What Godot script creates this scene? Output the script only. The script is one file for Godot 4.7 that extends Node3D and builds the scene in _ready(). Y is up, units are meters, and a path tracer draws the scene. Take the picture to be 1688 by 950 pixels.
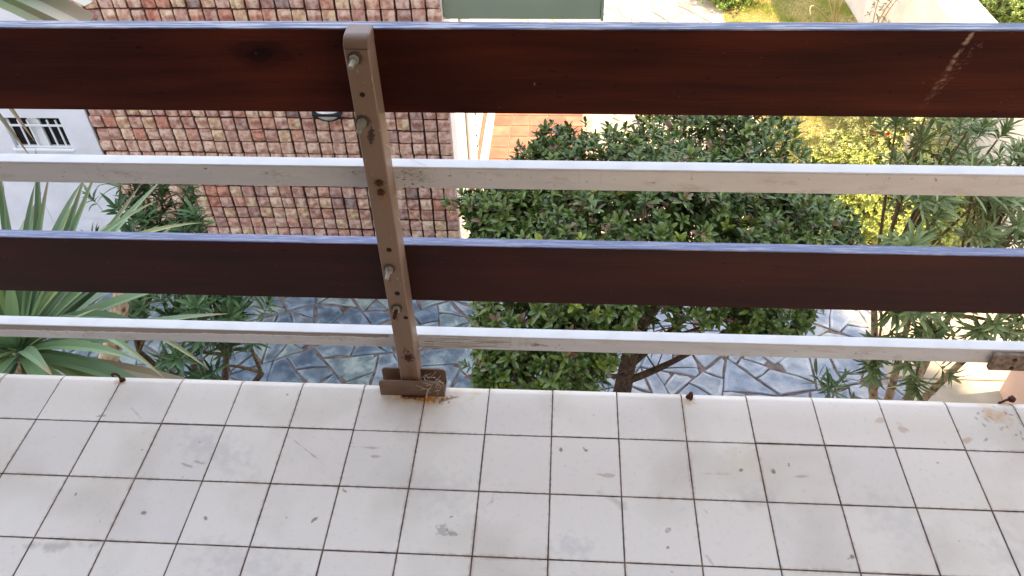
extends Node3D

var rng := RandomNumberGenerator.new()
var M := {}            # materials
const GROUND := -3.2   # garden level; the balcony floor is at 0
const WALL_Z := -4.3   # face of the brick house

# ---------------------------------------------------------------- helpers
func tag(o: Node, label: String, category: String, group: String = "") -> void:
	o.set_meta("label", label)
	o.set_meta("category", category)
	if group != "":
		o.set_meta("group", group)

func numbered(parent: Node, called: String) -> String:
	if not parent.has_node(called):
		return called
	var key := called + str(parent.get_instance_id())
	var i: int = counters.get(key, 0) + 1
	while parent.has_node("%s_%03d" % [called, i]):
		i += 1
	counters[key] = i
	return "%s_%03d" % [called, i]
var counters := {}

func root(called: String, at: Vector3 = Vector3.ZERO, parent: Node = self) -> Node3D:
	var o := Node3D.new()
	o.name = numbered(parent, called)
	parent.add_child(o, true)
	o.position = at
	return o

func put(called: String, mesh: Mesh, mat: Material, parent: Node, at: Vector3 = Vector3.ZERO, basis_: Basis = Basis.IDENTITY) -> MeshInstance3D:
	var o := MeshInstance3D.new()
	o.name = numbered(parent, called)
	o.mesh = mesh
	if mat:
		o.material_override = mat
	parent.add_child(o, true)
	o.transform = Transform3D(basis_, at)
	return o

func st_new() -> SurfaceTool:
	var st := SurfaceTool.new()
	st.begin(Mesh.PRIMITIVE_TRIANGLES)
	return st

func tri(st: SurfaceTool, p: Array, n: Array, uv: Array = [], c: Color = Color.WHITE) -> void:
	var g: Vector3 = (p[1] - p[0]).cross(p[2] - p[0])
	var s: Vector3 = n[0] + n[1] + n[2]
	var order := [0, 1, 2]
	if g.dot(s) > 0.0:
		order = [0, 2, 1]
	for i in order:
		st.set_color(c)
		st.set_normal(n[i])
		if uv.size() > 0:
			st.set_uv(uv[i])
		else:
			st.set_uv(Vector2.ZERO)
		st.add_vertex(p[i])

func quad(st: SurfaceTool, p: Array, n: Array, uv: Array = [], c: Color = Color.WHITE) -> void:
	if uv.size() > 0:
		tri(st, [p[0], p[1], p[2]], [n[0], n[1], n[2]], [uv[0], uv[1], uv[2]], c)
		tri(st, [p[0], p[2], p[3]], [n[0], n[2], n[3]], [uv[0], uv[2], uv[3]], c)
	else:
		tri(st, [p[0], p[1], p[2]], [n[0], n[1], n[2]], [], c)
		tri(st, [p[0], p[2], p[3]], [n[0], n[2], n[3]], [], c)

func flat_quad(st: SurfaceTool, a: Vector3, b: Vector3, c: Vector3, d: Vector3, n: Vector3) -> void:
	quad(st, [a, b, c, d], [n, n, n, n])

# a box with chamfered, smoothly shaded edges; uvmode "xy", "xz" or "" maps a face into 0..1 over uvrect
func add_box(st: SurfaceTool, lo: Vector3, hi: Vector3, bev: float, uvmode: String = "", uvrect: Rect2 = Rect2(0, 0, 1, 1), col: Color = Color.WHITE) -> void:
	var c := (lo + hi) * 0.5
	var h := (hi - lo) * 0.5
	var V := {}
	for ix in [-1, 1]:
		for iy in [-1, 1]:
			for iz in [-1, 1]:
				var s := Vector3(ix, iy, iz)
				for ax in 3:
					var p := Vector3.ZERO
					for k in 3:
						p[k] = c[k] + s[k] * (h[k] - (0.0 if k == ax else bev))
					V[[ix, iy, iz, ax]] = p
	var U := func(p: Vector3) -> Vector2:
		if uvmode == "xz":
			return Vector2((p.x - uvrect.position.x) / uvrect.size.x, (p.z - uvrect.position.y) / uvrect.size.y)
		if uvmode == "xy":
			return Vector2((p.x - uvrect.position.x) / uvrect.size.x, 1.0 - (p.y - uvrect.position.y) / uvrect.size.y)
		return Vector2.ZERO
	for ax in 3:
		var a1: int = (ax + 1) % 3
		var a2: int = (ax + 2) % 3
		for s in [-1, 1]:
			var n := Vector3.ZERO
			n[ax] = s
			var P := []
			for q in [[-1, -1], [1, -1], [1, 1], [-1, 1]]:
				var k := [0, 0, 0]
				k[ax] = s
				k[a1] = q[0]
				k[a2] = q[1]
				P.append(V[[k[0], k[1], k[2], ax]])
			quad(st, P, [n, n, n, n], [U.call(P[0]), U.call(P[1]), U.call(P[2]), U.call(P[3])], col)
	if bev <= 0.0:
		return
	for ax in 3:  # edges along ax
		var a1: int = (ax + 1) % 3
		var a2: int = (ax + 2) % 3
		for s1 in [-1, 1]:
			for s2 in [-1, 1]:
				var k0 := [0, 0, 0]
				k0[a1] = s1
				k0[a2] = s2
				var k1 := k0.duplicate()
				k0[ax] = -1
				k1[ax] = 1
				var n1 := Vector3.ZERO
				n1[a1] = s1
				var n2 := Vector3.ZERO
				n2[a2] = s2
				var P := [V[[k0[0], k0[1], k0[2], a1]], V[[k1[0], k1[1], k1[2], a1]], V[[k1[0], k1[1], k1[2], a2]], V[[k0[0], k0[1], k0[2], a2]]]
				quad(st, P, [n1, n1, n2, n2], [U.call(P[0]), U.call(P[1]), U.call(P[2]), U.call(P[3])], col)
	for ix in [-1, 1]:
		for iy in [-1, 1]:
			for iz in [-1, 1]:
				var P := [V[[ix, iy, iz, 0]], V[[ix, iy, iz, 1]], V[[ix, iy, iz, 2]]]
				tri(st, P, [Vector3(ix, 0, 0), Vector3(0, iy, 0), Vector3(0, 0, iz)], [U.call(P[0]), U.call(P[1]), U.call(P[2])], col)

func box(lo: Vector3, hi: Vector3, bev: float = 0.002, uvmode: String = "", uvrect: Rect2 = Rect2(0, 0, 1, 1)) -> ArrayMesh:
	var st := st_new()
	add_box(st, lo, hi, bev, uvmode, uvrect)
	return st.commit()

# tapered tube through points
func add_tube(st: SurfaceTool, pts: Array, rad: Array, sides: int = 8, col: Color = Color.WHITE, cap: bool = true, wob: float = 0.0) -> void:
	var rings := []
	var norms := []
	var ref := Vector3(0.31, 0.2, 0.93).normalized()
	var n: int = pts.size()
	for i in n:
		var d: Vector3 = (pts[mini(i + 1, n - 1)] - pts[maxi(i - 1, 0)]).normalized()
		var u := d.cross(ref).normalized()
		var v := d.cross(u).normalized()
		var ring := []
		var nn := []
		for k in sides:
			var a := TAU * k / sides
			var dir := u * cos(a) + v * sin(a)
			var rr: float = rad[i] * (1.0 + (rng.randf_range(-wob, wob) if wob > 0.0 else 0.0))
			ring.append(pts[i] + dir * rr)
			nn.append(dir)
		rings.append(ring)
		norms.append(nn)
	for i in n - 1:
		for k in sides:
			var k2: int = (k + 1) % sides
			quad(st, [rings[i][k], rings[i][k2], rings[i + 1][k2], rings[i + 1][k]], [norms[i][k], norms[i][k2], norms[i + 1][k2], norms[i + 1][k]], [], col)
	if cap:
		for e in [0, n - 1]:
			var d: Vector3 = (pts[1] - pts[0]).normalized() * -1.0 if e == 0 else (pts[n - 1] - pts[n - 2]).normalized()
			for k in range(1, sides - 1):
				tri(st, [rings[e][0], rings[e][k], rings[e][k + 1]], [d, d, d], [], col)

func tube(pts: Array, rad: Array, sides: int = 8, wob: float = 0.0) -> ArrayMesh:
	var st := st_new()
	add_tube(st, pts, rad, sides, Color.WHITE, true, wob)
	return st.commit()

func bez(a: Vector3, b: Vector3, c: Vector3, n: int) -> Array:
	var out := []
	for i in n + 1:
		var t := float(i) / n
		out.append(a * (1 - t) * (1 - t) + b * 2.0 * t * (1 - t) + c * t * t)
	return out

# a folded leaf that bends: base, direction, up (roughly the leaf's upper side), length, width
func add_leaf(st: SurfaceTool, base: Vector3, dir: Vector3, up: Vector3, L: float, W: float, bend: float, col: Color, segs: Array = [[0.0, 0.12], [0.3, 0.85], [0.6, 0.95], [0.85, 0.5], [1.0, 0.0]]) -> void:
	var d := dir.normalized()
	var side := d.cross(up)
	if side.length() < 0.01:
		side = d.cross(Vector3(0.3, 0.1, 0.9))
	side = side.normalized()
	var u := side.cross(d).normalized()
	var mid := []
	var lf := []
	var rt := []
	for s in segs:
		var t: float = s[0]
		var p := base + d * (L * t) - u * (bend * L * t * t)
		var w: float = W * 0.5 * s[1]
		mid.append(p)
		lf.append(p + side * w + u * w * 0.35)
		rt.append(p - side * w + u * w * 0.35)
	var nl := (u - side * 0.35).normalized()
	var nr := (u + side * 0.35).normalized()
	for i in segs.size() - 1:
		var bt: float = 2.0 * bend * segs[i][0]
		var n1 := (nl + d * bt).normalized()
		var n2 := (nr + d * bt).normalized()
		if segs[i + 1][1] == 0.0:
			tri(st, [mid[i], lf[i], mid[i + 1]], [n1, n1, n1], [], col)
			tri(st, [mid[i], rt[i], mid[i + 1]], [n2, n2, n2], [], col)
		else:
			quad(st, [mid[i], lf[i], lf[i + 1], mid[i + 1]], [n1, n1, n1, n1], [], col)
			quad(st, [mid[i], rt[i], rt[i + 1], mid[i + 1]], [n2, n2, n2, n2], [], col)

func basis_to(y: Vector3, spin: float, scale: float = 1.0) -> Basis:
	var yy := y.normalized()
	var xx := yy.cross(Vector3(0.37, 0.11, 0.92)).normalized()
	var zz := xx.cross(yy)
	var b := Basis(xx, yy, zz).rotated(yy, spin)
	return b.scaled(Vector3.ONE * scale)

func noise(freq: float, seed_: int, oct: int = 4) -> FastNoiseLite:
	var n := FastNoiseLite.new()
	n.noise_type = FastNoiseLite.TYPE_SIMPLEX_SMOOTH
	n.seed = seed_
	n.frequency = freq
	n.fractal_octaves = oct
	return n

# a seamless colour texture from noise through a list of [position, sRGB colour]
func ramp_tex(freq: float, seed_: int, oct: int, stops: Array, size: int = 512, normal_strength: float = 0.0) -> ImageTexture:
	var im := noise(freq, seed_, oct).get_seamless_image(size, size)
	if normal_strength > 0.0:
		im.convert(Image.FORMAT_RGBA8)
		im.bump_map_to_normal_map(normal_strength)
		im.convert(Image.FORMAT_RGB8)
		return ImageTexture.create_from_image(im)
	im.convert(Image.FORMAT_L8)
	var src := im.get_data()
	var g := Gradient.new()
	var off := PackedFloat32Array()
	var cs := PackedColorArray()
	for s in stops:
		off.append(s[0])
		cs.append(s[1])
	g.offsets = off
	g.colors = cs
	var lut := []
	for i in 256:
		lut.append(g.sample(i / 255.0))
	var out := PackedByteArray()
	out.resize(size * size * 3)
	for i in size * size:
		var c: Color = lut[src[i]]
		out[i * 3] = int(c.r * 255)
		out[i * 3 + 1] = int(c.g * 255)
		out[i * 3 + 2] = int(c.b * 255)
	return ImageTexture.create_from_image(Image.create_from_data(size, size, false, Image.FORMAT_RGB8, out))

func mat(albedo: Color, rough: float = 0.8, tex: Texture2D = null, scale: float = 1.0, ntex: Texture2D = null, nscale: float = 1.0) -> StandardMaterial3D:
	var m := StandardMaterial3D.new()
	m.albedo_color = albedo
	m.roughness = rough
	m.cull_mode = BaseMaterial3D.CULL_DISABLED
	if tex:
		m.albedo_texture = tex
	if ntex:
		m.normal_enabled = true
		m.normal_texture = ntex
		m.normal_scale = nscale
	if tex or ntex:
		m.uv1_triplanar = true
		m.uv1_world_triplanar = true
		m.uv1_scale = Vector3.ONE * scale
	return m

func lin(r: float, g: float, b: float) -> Color:
	return Color(r, g, b).linear_to_srgb()

func leaf_mat(rough: float, back: Color) -> StandardMaterial3D:
	var m := mat(Color.WHITE, rough)
	m.vertex_color_use_as_albedo = true
	m.backlight_enabled = true
	m.backlight = back
	return m

# ---------------------------------------------------------------- painted-on wear (prints of real marks) and board-top sky reflection, in surface space
class Paint:
	var w: int
	var h: int
	var r: Rect2
	var px: PackedFloat32Array
	func _init(w_: int, h_: int, r_: Rect2) -> void:
		w = w_
		h = h_
		r = r_
		px.resize(w * h * 3)
	func blot(c: Vector2, rx: float, ry: float, ang: float, col: Color, a: float, n: FastNoiseLite, rough_: float = 0.6) -> void:
		var R := maxf(rx, ry) * 1.5
		var soft := 1.1 if maxf(rx, ry) > 0.024 else 2.4
		var x0 := clampi(int((c.x - R - r.position.x) / r.size.x * w), 0, w - 1)
		var x1 := clampi(int((c.x + R - r.position.x) / r.size.x * w), 0, w - 1)
		var y0 := clampi(int((c.y - R - r.position.y) / r.size.y * h), 0, h - 1)
		var y1 := clampi(int((c.y + R - r.position.y) / r.size.y * h), 0, h - 1)
		var ca := cos(ang)
		var sa := sin(ang)
		for y in range(y0, y1 + 1):
			for x in range(x0, x1 + 1):
				var p := Vector2(r.position.x + (x + 0.5) / w * r.size.x, r.position.y + (y + 0.5) / h * r.size.y) - c
				var q := Vector2((p.x * ca + p.y * sa) / rx, (-p.x * sa + p.y * ca) / ry)
				var d := q.length() + n.get_noise_2d(x * 1.0, y * 1.0) * rough_
				var k := a * clampf((1.0 - d) * soft, 0.0, 1.0)
				if k > 0.0:
					var i := (y * w + x) * 3
					px[i] = lerpf(px[i], col.r, k)
					px[i + 1] = lerpf(px[i + 1], col.g, k)
					px[i + 2] = lerpf(px[i + 2], col.b, k)
	func tex() -> ImageTexture:
		var out := PackedByteArray()
		out.resize(w * h * 3)
		for i in w * h * 3:
			out[i] = clampi(int(px[i] * 255.0), 0, 255)
		return ImageTexture.create_from_image(Image.create_from_data(w, h, false, Image.FORMAT_RGB8, out))

func floor_texture() -> ImageTexture:
	var P := Paint.new(2048, 1024, Rect2(-1.6, -0.02, 3.2, 1.6))
	var big := noise(0.004, 3, 4)
	var fine := noise(0.09, 4, 3)
	var i := 0
	for y in 1024:
		for x in 2048:
			var b := big.get_noise_2d(x, y)
			var f := fine.get_noise_2d(x, y)
			var v := 1.0 - maxf(0.0, b) * 0.11 - maxf(0.0, f - 0.3) * 0.08
			var wx := absf(fposmod(-1.6 + (x + 0.5) * 3.2 / 2048.0 + 0.075, 0.15) - 0.075)
			var wz := absf(fposmod(-0.02 + (y + 0.5) * 1.6 / 1024.0 - 0.1466 + 0.075, 0.15) - 0.075)
			var jd := clampf(1.0 - minf(wx, wz) / (0.0055 + 0.004 * b), 0.0, 1.0) * clampf(0.45 + f * 1.6 + b * 0.8, 0.0, 1.0)
			v -= jd * 0.14
			P.px[i] = 0.918 * v
			P.px[i + 1] = 0.885 * (v - jd * 0.03 - maxf(0.0, b) * 0.015)
			P.px[i + 2] = 0.828 * (v - jd * 0.06 - maxf(0.0, b) * 0.035)
			i += 3
	var n := noise(0.13, 9, 3)
	var n2 := noise(0.05, 19, 3)
	var brown := Color(0.52, 0.44, 0.37)
	var grey := Color(0.52, 0.49, 0.45)
	var rust := Color(0.66, 0.46, 0.24)
	# long soft scuffs and smears
	for s in [[-0.798, 0.258, 0.016, 0.003, 0.3, grey], [-0.775, 0.249, 0.014, 0.003, 0.3, grey], [-0.545, 0.206, 0.065, 0.002, 0.63, grey], [-0.405, 0.194, 0.034, 0.004, 0.0, Color(0.66, 0.54, 0.49)],
			[-0.385, 0.218, 0.018, 0.005, 0.0, Color(0.66, 0.54, 0.49)], [-0.99, 0.462, 0.08, 0.013, -0.08, Color(0.62, 0.58, 0.53)], [0.121, 0.245, 0.02, 0.005, 0.05, Color(0.68, 0.58, 0.47)],
			[0.358, 0.231, 0.048, 0.004, 0.0, Color(0.74, 0.66, 0.52)], [0.528, 0.230, 0.028, 0.005, -0.1, Color(0.68, 0.56, 0.45)], [0.138, 0.31, 0.04, 0.012, 0.6, Color(0.68, 0.66, 0.63)], [0.782, 0.094, 0.013, 0.009, 0.0, Color(0.76, 0.62, 0.52)],
			[0.737, 0.074, 0.014, 0.01, 0.0, Color(0.76, 0.62, 0.52)], [0.91, 0.122, 0.016, 0.007, -0.5, Color(0.72, 0.56, 0.42)], [0.42, 0.29, 0.07, 0.03, 0.1, Color(0.78, 0.75, 0.71)], [0.42, 0.2, 0.06, 0.045, 0.1, Color(0.85, 0.8, 0.68)],
			[-1.05, 0.13, 0.014, 0.004, -0.2, grey], [-0.97, 0.12, 0.03, 0.003, 0.7, Color(0.72, 0.66, 0.6)], [-0.75, 0.22, 0.12, 0.05, 0.4, Color(0.8, 0.77, 0.74)], [-0.25, 0.3, 0.11, 0.06, 0.3, Color(0.82, 0.79, 0.76)],
			[0.7, 0.33, 0.1, 0.06, 0.9, Color(0.82, 0.8, 0.77)], [-0.6, 0.48, 0.13, 0.05, 0.2, Color(0.8, 0.77, 0.74)], [0.05, 0.42, 0.05, 0.03, 0.2, Color(0.78, 0.75, 0.72)], [0.9, 0.4, 0.08, 0.05, 1.2, Color(0.8, 0.77, 0.73)]]:
		P.blot(Vector2(s[0], s[1]), s[2], s[3], s[4], s[5], 0.45, n2, 0.9)
	# chips and dark spots
	P.blot(Vector2(-0.214, 0.393), 0.017, 0.014, 0.2, Color(0.64, 0.61, 0.56), 0.6, n, 0.8)
	P.blot(Vector2(-0.196, 0.397), 0.012, 0.006, 0.5, Color(0.5, 0.46, 0.41), 0.5, n, 0.9)
	for s in [[-0.847, 0.38, 0.006], [-0.712, 0.386, 0.005], [-0.484, 0.379, 0.006], [-0.437, 0.308, 0.006], [-1.011, 0.344, 0.004], [0.021, 0.181, 0.005], [0.076, 0.181, 0.006], [0.475, 0.219, 0.006], [0.512, 0.203, 0.004], [0.406, 0.22, 0.005], [0.237, 0.409, 0.004], [0.59, 0.414, 0.006], [-0.63, 0.05, 0.004], [-0.2, 0.36, 0.003]]:
		P.blot(Vector2(s[0], s[1]), s[2] * 1.3, s[2] * 0.7, rng.randf() * 3.0, brown, 0.8, n, 0.9)
	P.blot(Vector2(0.24, 0.371), 0.007, 0.007, 0.0, Color(0.5, 0.47, 0.43), 0.8, n, 0.5)
	P.blot(Vector2(0.24, 0.371), 0.0045, 0.0045, 0.0, Color(0.82, 0.8, 0.77), 0.9, n, 0.3)
	for k in 60:
		var s := rng.randf_range(0.0012, 0.0032)
		P.blot(Vector2(rng.randf_range(-1.5, 1.4), rng.randf_range(0.02, 0.8)), s, s * rng.randf_range(0.4, 1.0), rng.randf() * 3.0, brown.lerp(grey, rng.randf()), rng.randf_range(0.25, 0.8), n, 0.7)
	for k in 30:
		P.blot(Vector2(rng.randf_range(-1.5, 1.4), rng.randf_range(0.02, 0.8)), rng.randf_range(0.006, 0.02), rng.randf_range(0.0015, 0.004), rng.randf() * 3.0, grey, rng.randf_range(0.08, 0.3), n, 0.9)
	# rust under the post bracket and at the right-hand fixing
	P.blot(Vector2(-0.31, 0.05), 0.13, 0.045, 0.0, Color(0.87, 0.79, 0.68), 0.5, n2, 0.7)
	P.blot(Vector2(-0.31, 0.05), 0.07, 0.02, 0.05, Color(0.82, 0.62, 0.38), 0.7, n2, 0.7)
	P.blot(Vector2(-0.3, 0.047), 0.06, 0.012, 0.05, rust, 1.0, n, 0.8)
	P.blot(Vector2(-0.295, 0.048), 0.022, 0.009, 0.05, Color(0.76, 0.5, 0.2), 0.9, n, 0.7)
	P.blot(Vector2(-0.335, 0.046), 0.03, 0.008, 0.1, Color(0.36, 0.25, 0.16), 0.9, n, 0.9)
	P.blot(Vector2(-0.25, 0.05), 0.03, 0.008, -0.4, Color(0.4, 0.32, 0.22), 0.7, n, 1.2)
	P.blot(Vector2(-0.2, 0.02), 0.06, 0.02, 0.1, Color(0.87, 0.76, 0.6), 0.5, n2, 0.9)
	P.blot(Vector2(1.0, 0.045), 0.04, 0.03, 0.5, Color(0.8, 0.62, 0.42), 0.6, n2, 0.7)
	for k in 16:
		P.blot(Vector2(rng.randf_range(0.95, 1.05), rng.randf_range(0.005, 0.12)), 0.006, 0.003, rng.randf() * 3.0, Color(0.5, 0.44, 0.37), 0.45, n, 0.9)
	for h in [[-1.05, 0.02], [0.317, 0.027]]:
		P.blot(Vector2(h[0], h[1] + 0.006), 0.02, 0.013, 0.0, Color(0.8, 0.68, 0.52), 0.55, n, 0.6)
	return P.tex()

func board_texture(seed_: int, dark: Color, light: Color, knot: bool) -> ImageTexture:
	var w := 2048
	var h := 192
	var P := Paint.new(w, h, Rect2(-2.4, 0.0, 4.2, 0.165))
	var a := noise(1.0, seed_, 4)
	var b := noise(1.0, seed_ + 1, 3)
	var c := noise(1.0, seed_ + 2, 2)
	var i := 0
	for y in h:
		for x in w:
			var yy := float(y)
			if knot:
				var kx := (x - 908.0) / 26.0
				var ky := (y - 60.0) / 20.0
				var kd := kx * kx + ky * ky
				yy += ky / (0.5 + kd) * 20.0
			var g := a.get_noise_2d(x * 0.0022, yy * 0.024 + 0.35 * c.get_noise_2d(x * 0.004, yy * 0.01))
			var f := b.get_noise_2d(x * 0.012, yy * 0.5)
			var s := c.get_noise_2d(x * 0.004, y * 0.006)
			var t := clampf(0.42 + g * 0.34 + f * 0.26 + s * 0.40, 0.0, 1.0)
			if knot:
				var ku := (x - 917.0) / 22.0
				var kv := (y - 62.0) / 26.0
				var kr := sqrt(ku * ku + kv * kv) + 0.25 * c.get_noise_2d(x * 0.03, y * 0.03)
				t += 0.4 * exp(-kr * kr * 0.10) - 1.15 * exp(-kr * kr * 0.9) + 0.14 * sin(kr * 11.0) * exp(-kr * kr * 0.7)
				t = clampf(t, -0.25, 1.3)
			P.px[i] = lerpf(dark.r, light.r, t)
			P.px[i + 1] = lerpf(dark.g, light.g, t)
			P.px[i + 2] = lerpf(dark.b, light.b, t)
			i += 3
	var n := noise(0.12, seed_ + 5, 3)
	if knot:
		# pale bird droppings and scrapes towards the right
		var pale := Color(0.62, 0.55, 0.48)
		for k in 150:
			var t := pow(rng.randf(), 1.3)
			P.blot(Vector2(0.668 - 0.036 * t + rng.randf_range(-0.003, 0.003) * (1.0 + t), 0.012 + 0.135 * t), rng.randf_range(0.0012, 0.003), rng.randf_range(0.003, 0.008), 0.3, pale, rng.randf_range(0.08, 0.5) * (1.05 - t), n, 1.0)
		for k in 90:
			var t := rng.randf()
			P.blot(Vector2(0.695 - 0.05 * t + rng.randf_range(-0.014, 0.004), 0.022 + 0.1 * t + rng.randf_range(-0.005, 0.005)), 0.0016, 0.003, 0.6, pale, rng.randf_range(0.05, 0.3), n, 1.0)
		P.blot(Vector2(-0.04, 0.106), 0.001, 0.004, 0.0, pale, 0.9, n, 0.3)
	for k in 60:
		P.blot(Vector2(rng.randf_range(-1.3, 1.0), rng.randf_range(0.005, 0.16)), 0.0016, 0.0014, 0.0, Color(0.5, 0.42, 0.36), rng.randf_range(0.2, 0.7), n, 0.6)
	for k in 40:
		P.blot(Vector2(rng.randf_range(-1.3, 1.0), rng.randf_range(0.005, 0.16)), rng.randf_range(0.002, 0.006), 0.0016, 0.0, dark * 0.3, 0.7, n, 0.8)
	return P.tex()

func edge_texture(seed_: int, base: Color, worn: Color, amount: float) -> ImageTexture:  # worn patches; bluish tint and left-right fade paint in the sky reflection
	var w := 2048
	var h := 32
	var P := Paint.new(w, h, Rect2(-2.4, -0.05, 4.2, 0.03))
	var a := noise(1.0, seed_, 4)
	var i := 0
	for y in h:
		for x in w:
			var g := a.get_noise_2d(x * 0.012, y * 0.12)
			var sky_fade := clampf(1.25 - x / 1150.0, -0.3, 1.0)  # pale to deeper blue rightwards, as the painted sky reflection goes
			var k := clampf((g * 1.6 + amount * sky_fade) * 2.4, 0.0, 1.0)
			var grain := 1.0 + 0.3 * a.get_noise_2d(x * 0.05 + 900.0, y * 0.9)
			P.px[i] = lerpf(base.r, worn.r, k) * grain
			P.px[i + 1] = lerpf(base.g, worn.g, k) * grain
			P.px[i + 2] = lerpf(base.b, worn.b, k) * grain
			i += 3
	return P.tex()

func rail_texture(seed_: int, band: bool, hgt: float) -> ImageTexture:
	var w := 2048
	var h := 64
	var P := Paint.new(w, h, Rect2(-2.4, 0.0, 4.2, hgt))
	var a := noise(1.0, seed_, 4)
	var i := 0
	for y in h:
		for x in w:
			var v := 0.8 + 0.035 * a.get_noise_2d(x * 0.008, y * 0.02) + 0.02 * a.get_noise_2d(x * 0.05, y * 0.3)
			var c := Color(v, v * 0.985, v * 0.975)
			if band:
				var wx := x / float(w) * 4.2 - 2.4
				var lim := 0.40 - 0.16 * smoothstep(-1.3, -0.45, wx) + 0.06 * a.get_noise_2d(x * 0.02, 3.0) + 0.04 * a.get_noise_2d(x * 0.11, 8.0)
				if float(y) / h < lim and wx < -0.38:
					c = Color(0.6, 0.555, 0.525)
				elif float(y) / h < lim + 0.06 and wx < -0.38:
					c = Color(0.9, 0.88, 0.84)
				elif wx > -0.3 and wx < -0.1 and a.get_noise_2d(x * 0.012, y * 0.16) > 0.12:
					c = Color(0.6, 0.55, 0.48)
			P.px[i] = c.r
			P.px[i + 1] = c.g
			P.px[i + 2] = c.b
			i += 3
	var n := noise(0.12, seed_ + 3, 3)
	for k in 40:
		P.blot(Vector2(rng.randf_range(-1.35, 1.1), rng.randf_range(0.0, hgt)), rng.randf_range(0.01, 0.05), rng.randf_range(0.003, 0.012), rng.randf_range(-0.2, 0.2), Color(0.62, 0.57, 0.5), rng.randf_range(0.08, 0.3), n, 0.9)
	for k in 24:
		var dx := rng.randf_range(-1.35, 1.1)
		P.blot(Vector2(dx, hgt * rng.randf_range(0.1, 0.5)), 0.0012, hgt * rng.randf_range(0.2, 0.6), 0.0, Color(0.55, 0.48, 0.4), rng.randf_range(0.06, 0.22), n, 0.7)
	for k in 70:
		P.blot(Vector2(rng.randf_range(-1.35, 1.1), rng.randf_range(0.0, hgt)), rng.randf_range(0.001, 0.004), rng.randf_range(0.0008, 0.002), rng.randf() * 3.0, Color(0.42, 0.33, 0.24), rng.randf_range(0.2, 0.7), n, 0.8)
	if band:
		P.blot(Vector2(-0.04, hgt * 0.5), 0.012, 0.006, 0.0, Color(0.5, 0.38, 0.24), 0.8, n, 0.9)
		P.blot(Vector2(-0.02, hgt * 0.55), 0.02, 0.003, 0.1, Color(0.6, 0.5, 0.38), 0.6, n, 0.9)
	else:
		for k in 26:
			P.blot(Vector2(rng.randf_range(-0.3, -0.255), rng.randf_range(0.0, hgt)), 0.002, 0.0016, 0.0, Color(0.35, 0.28, 0.2), 0.8, n, 0.9)
		P.blot(Vector2(-0.27, hgt * 0.4), 0.04, 0.02, 0.4, Color(0.62, 0.57, 0.5), 0.5, n, 0.9)
		P.blot(Vector2(-0.685, hgt * 0.2), 0.004, 0.002, 0.0, Color(0.5, 0.36, 0.16), 0.9, n, 0.5)
	return P.tex()

func post_texture() -> ImageTexture:
	var P := Paint.new(160, 2048, Rect2(-0.38, 0.0, 0.09, 0.9))
	var a := noise(0.02, 71, 4)
	var i := 0
	for y in 2048:
		for x in 160:
			var v := 1.0 + 0.05 * a.get_noise_2d(x * 0.5, y * 0.15)
			P.px[i] = 0.515 * v
			P.px[i + 1] = 0.415 * v
			P.px[i + 2] = 0.335 * v
			i += 3
	var n := noise(0.07, 72, 3)
	var R := Color(0.42, 0.23, 0.1)
	# texture v runs down from the post's top at 0.9
	P.blot(Vector2(-0.332, 0.9 - 0.7), 0.007, 0.02, 0.2, Color(0.2, 0.13, 0.08), 0.9, n, 0.6)
	P.blot(Vector2(-0.331, 0.9 - 0.598), 0.012, 0.011, 0.0, R, 0.7, n, 0.6)
	P.blot(Vector2(-0.33, 0.9 - 0.575), 0.011, 0.016, 0.0, Color(0.55, 0.33, 0.12), 0.85, n, 0.6)
	P.blot(Vector2(-0.327, 0.9 - 0.53), 0.004, 0.05, 0.06, Color(0.55, 0.37, 0.18), 0.6, n, 0.5)
	P.blot(Vector2(-0.326, 0.9 - 0.49), 0.003, 0.06, 0.05, Color(0.53, 0.38, 0.22), 0.5, n, 0.5)
	P.blot(Vector2(-0.337, 0.9 - 0.387), 0.012, 0.012, 0.0, Color(0.3, 0.2, 0.13), 0.7, n, 0.6)
	P.blot(Vector2(-0.329, 0.9 - 0.12), 0.013, 0.016, 0.2, Color(0.25, 0.1, 0.04), 0.95, n, 0.9)
	P.blot(Vector2(-0.334, 0.9 - 0.145), 0.005, 0.012, 0.2, R, 0.8, n, 0.9)
	P.blot(Vector2(-0.33, 0.9 - 0.07), 0.012, 0.04, 0.0, Color(0.46, 0.26, 0.12), 0.55, n, 0.7)
	P.blot(Vector2(-0.338, 0.9 - 0.27), 0.012, 0.016, 0.2, Color(0.35, 0.24, 0.16), 0.6, n, 0.8)
	P.blot(Vector2(-0.335, 0.9 - 0.875), 0.014, 0.004, 0.2, Color(0.85, 0.82, 0.78), 0.6, n, 0.9)
	P.blot(Vector2(-0.34, 0.9 - 0.25), 0.004, 0.02, 0.05, R, 0.6, n, 0.7)
	P.blot(Vector2(-0.341, 0.9 - 0.36), 0.003, 0.02, 0.05, R, 0.5, n, 0.7)
	P.blot(Vector2(-0.322, 0.9 - 0.03), 0.01, 0.03, 0.0, R, 0.5, n, 0.8)
	for q in [[-0.3385, 0.849], [-0.343, 0.7295]]:
		P.blot(Vector2(q[0] + 0.002, 0.9 - q[1] - 0.001), 0.0145, 0.0145, 0.0, Color(0.27, 0.22, 0.19), 0.8, n, 0.3)
	for k in 40:
		P.blot(Vector2(rng.randf_range(-0.355, -0.313), rng.randf_range(0.0, 0.9)), rng.randf_range(0.0006, 0.002), rng.randf_range(0.001, 0.006), rng.randf() * 0.6, Color(0.72, 0.66, 0.58), rng.randf_range(0.2, 0.6), n, 0.8)
	return P.tex()

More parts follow.
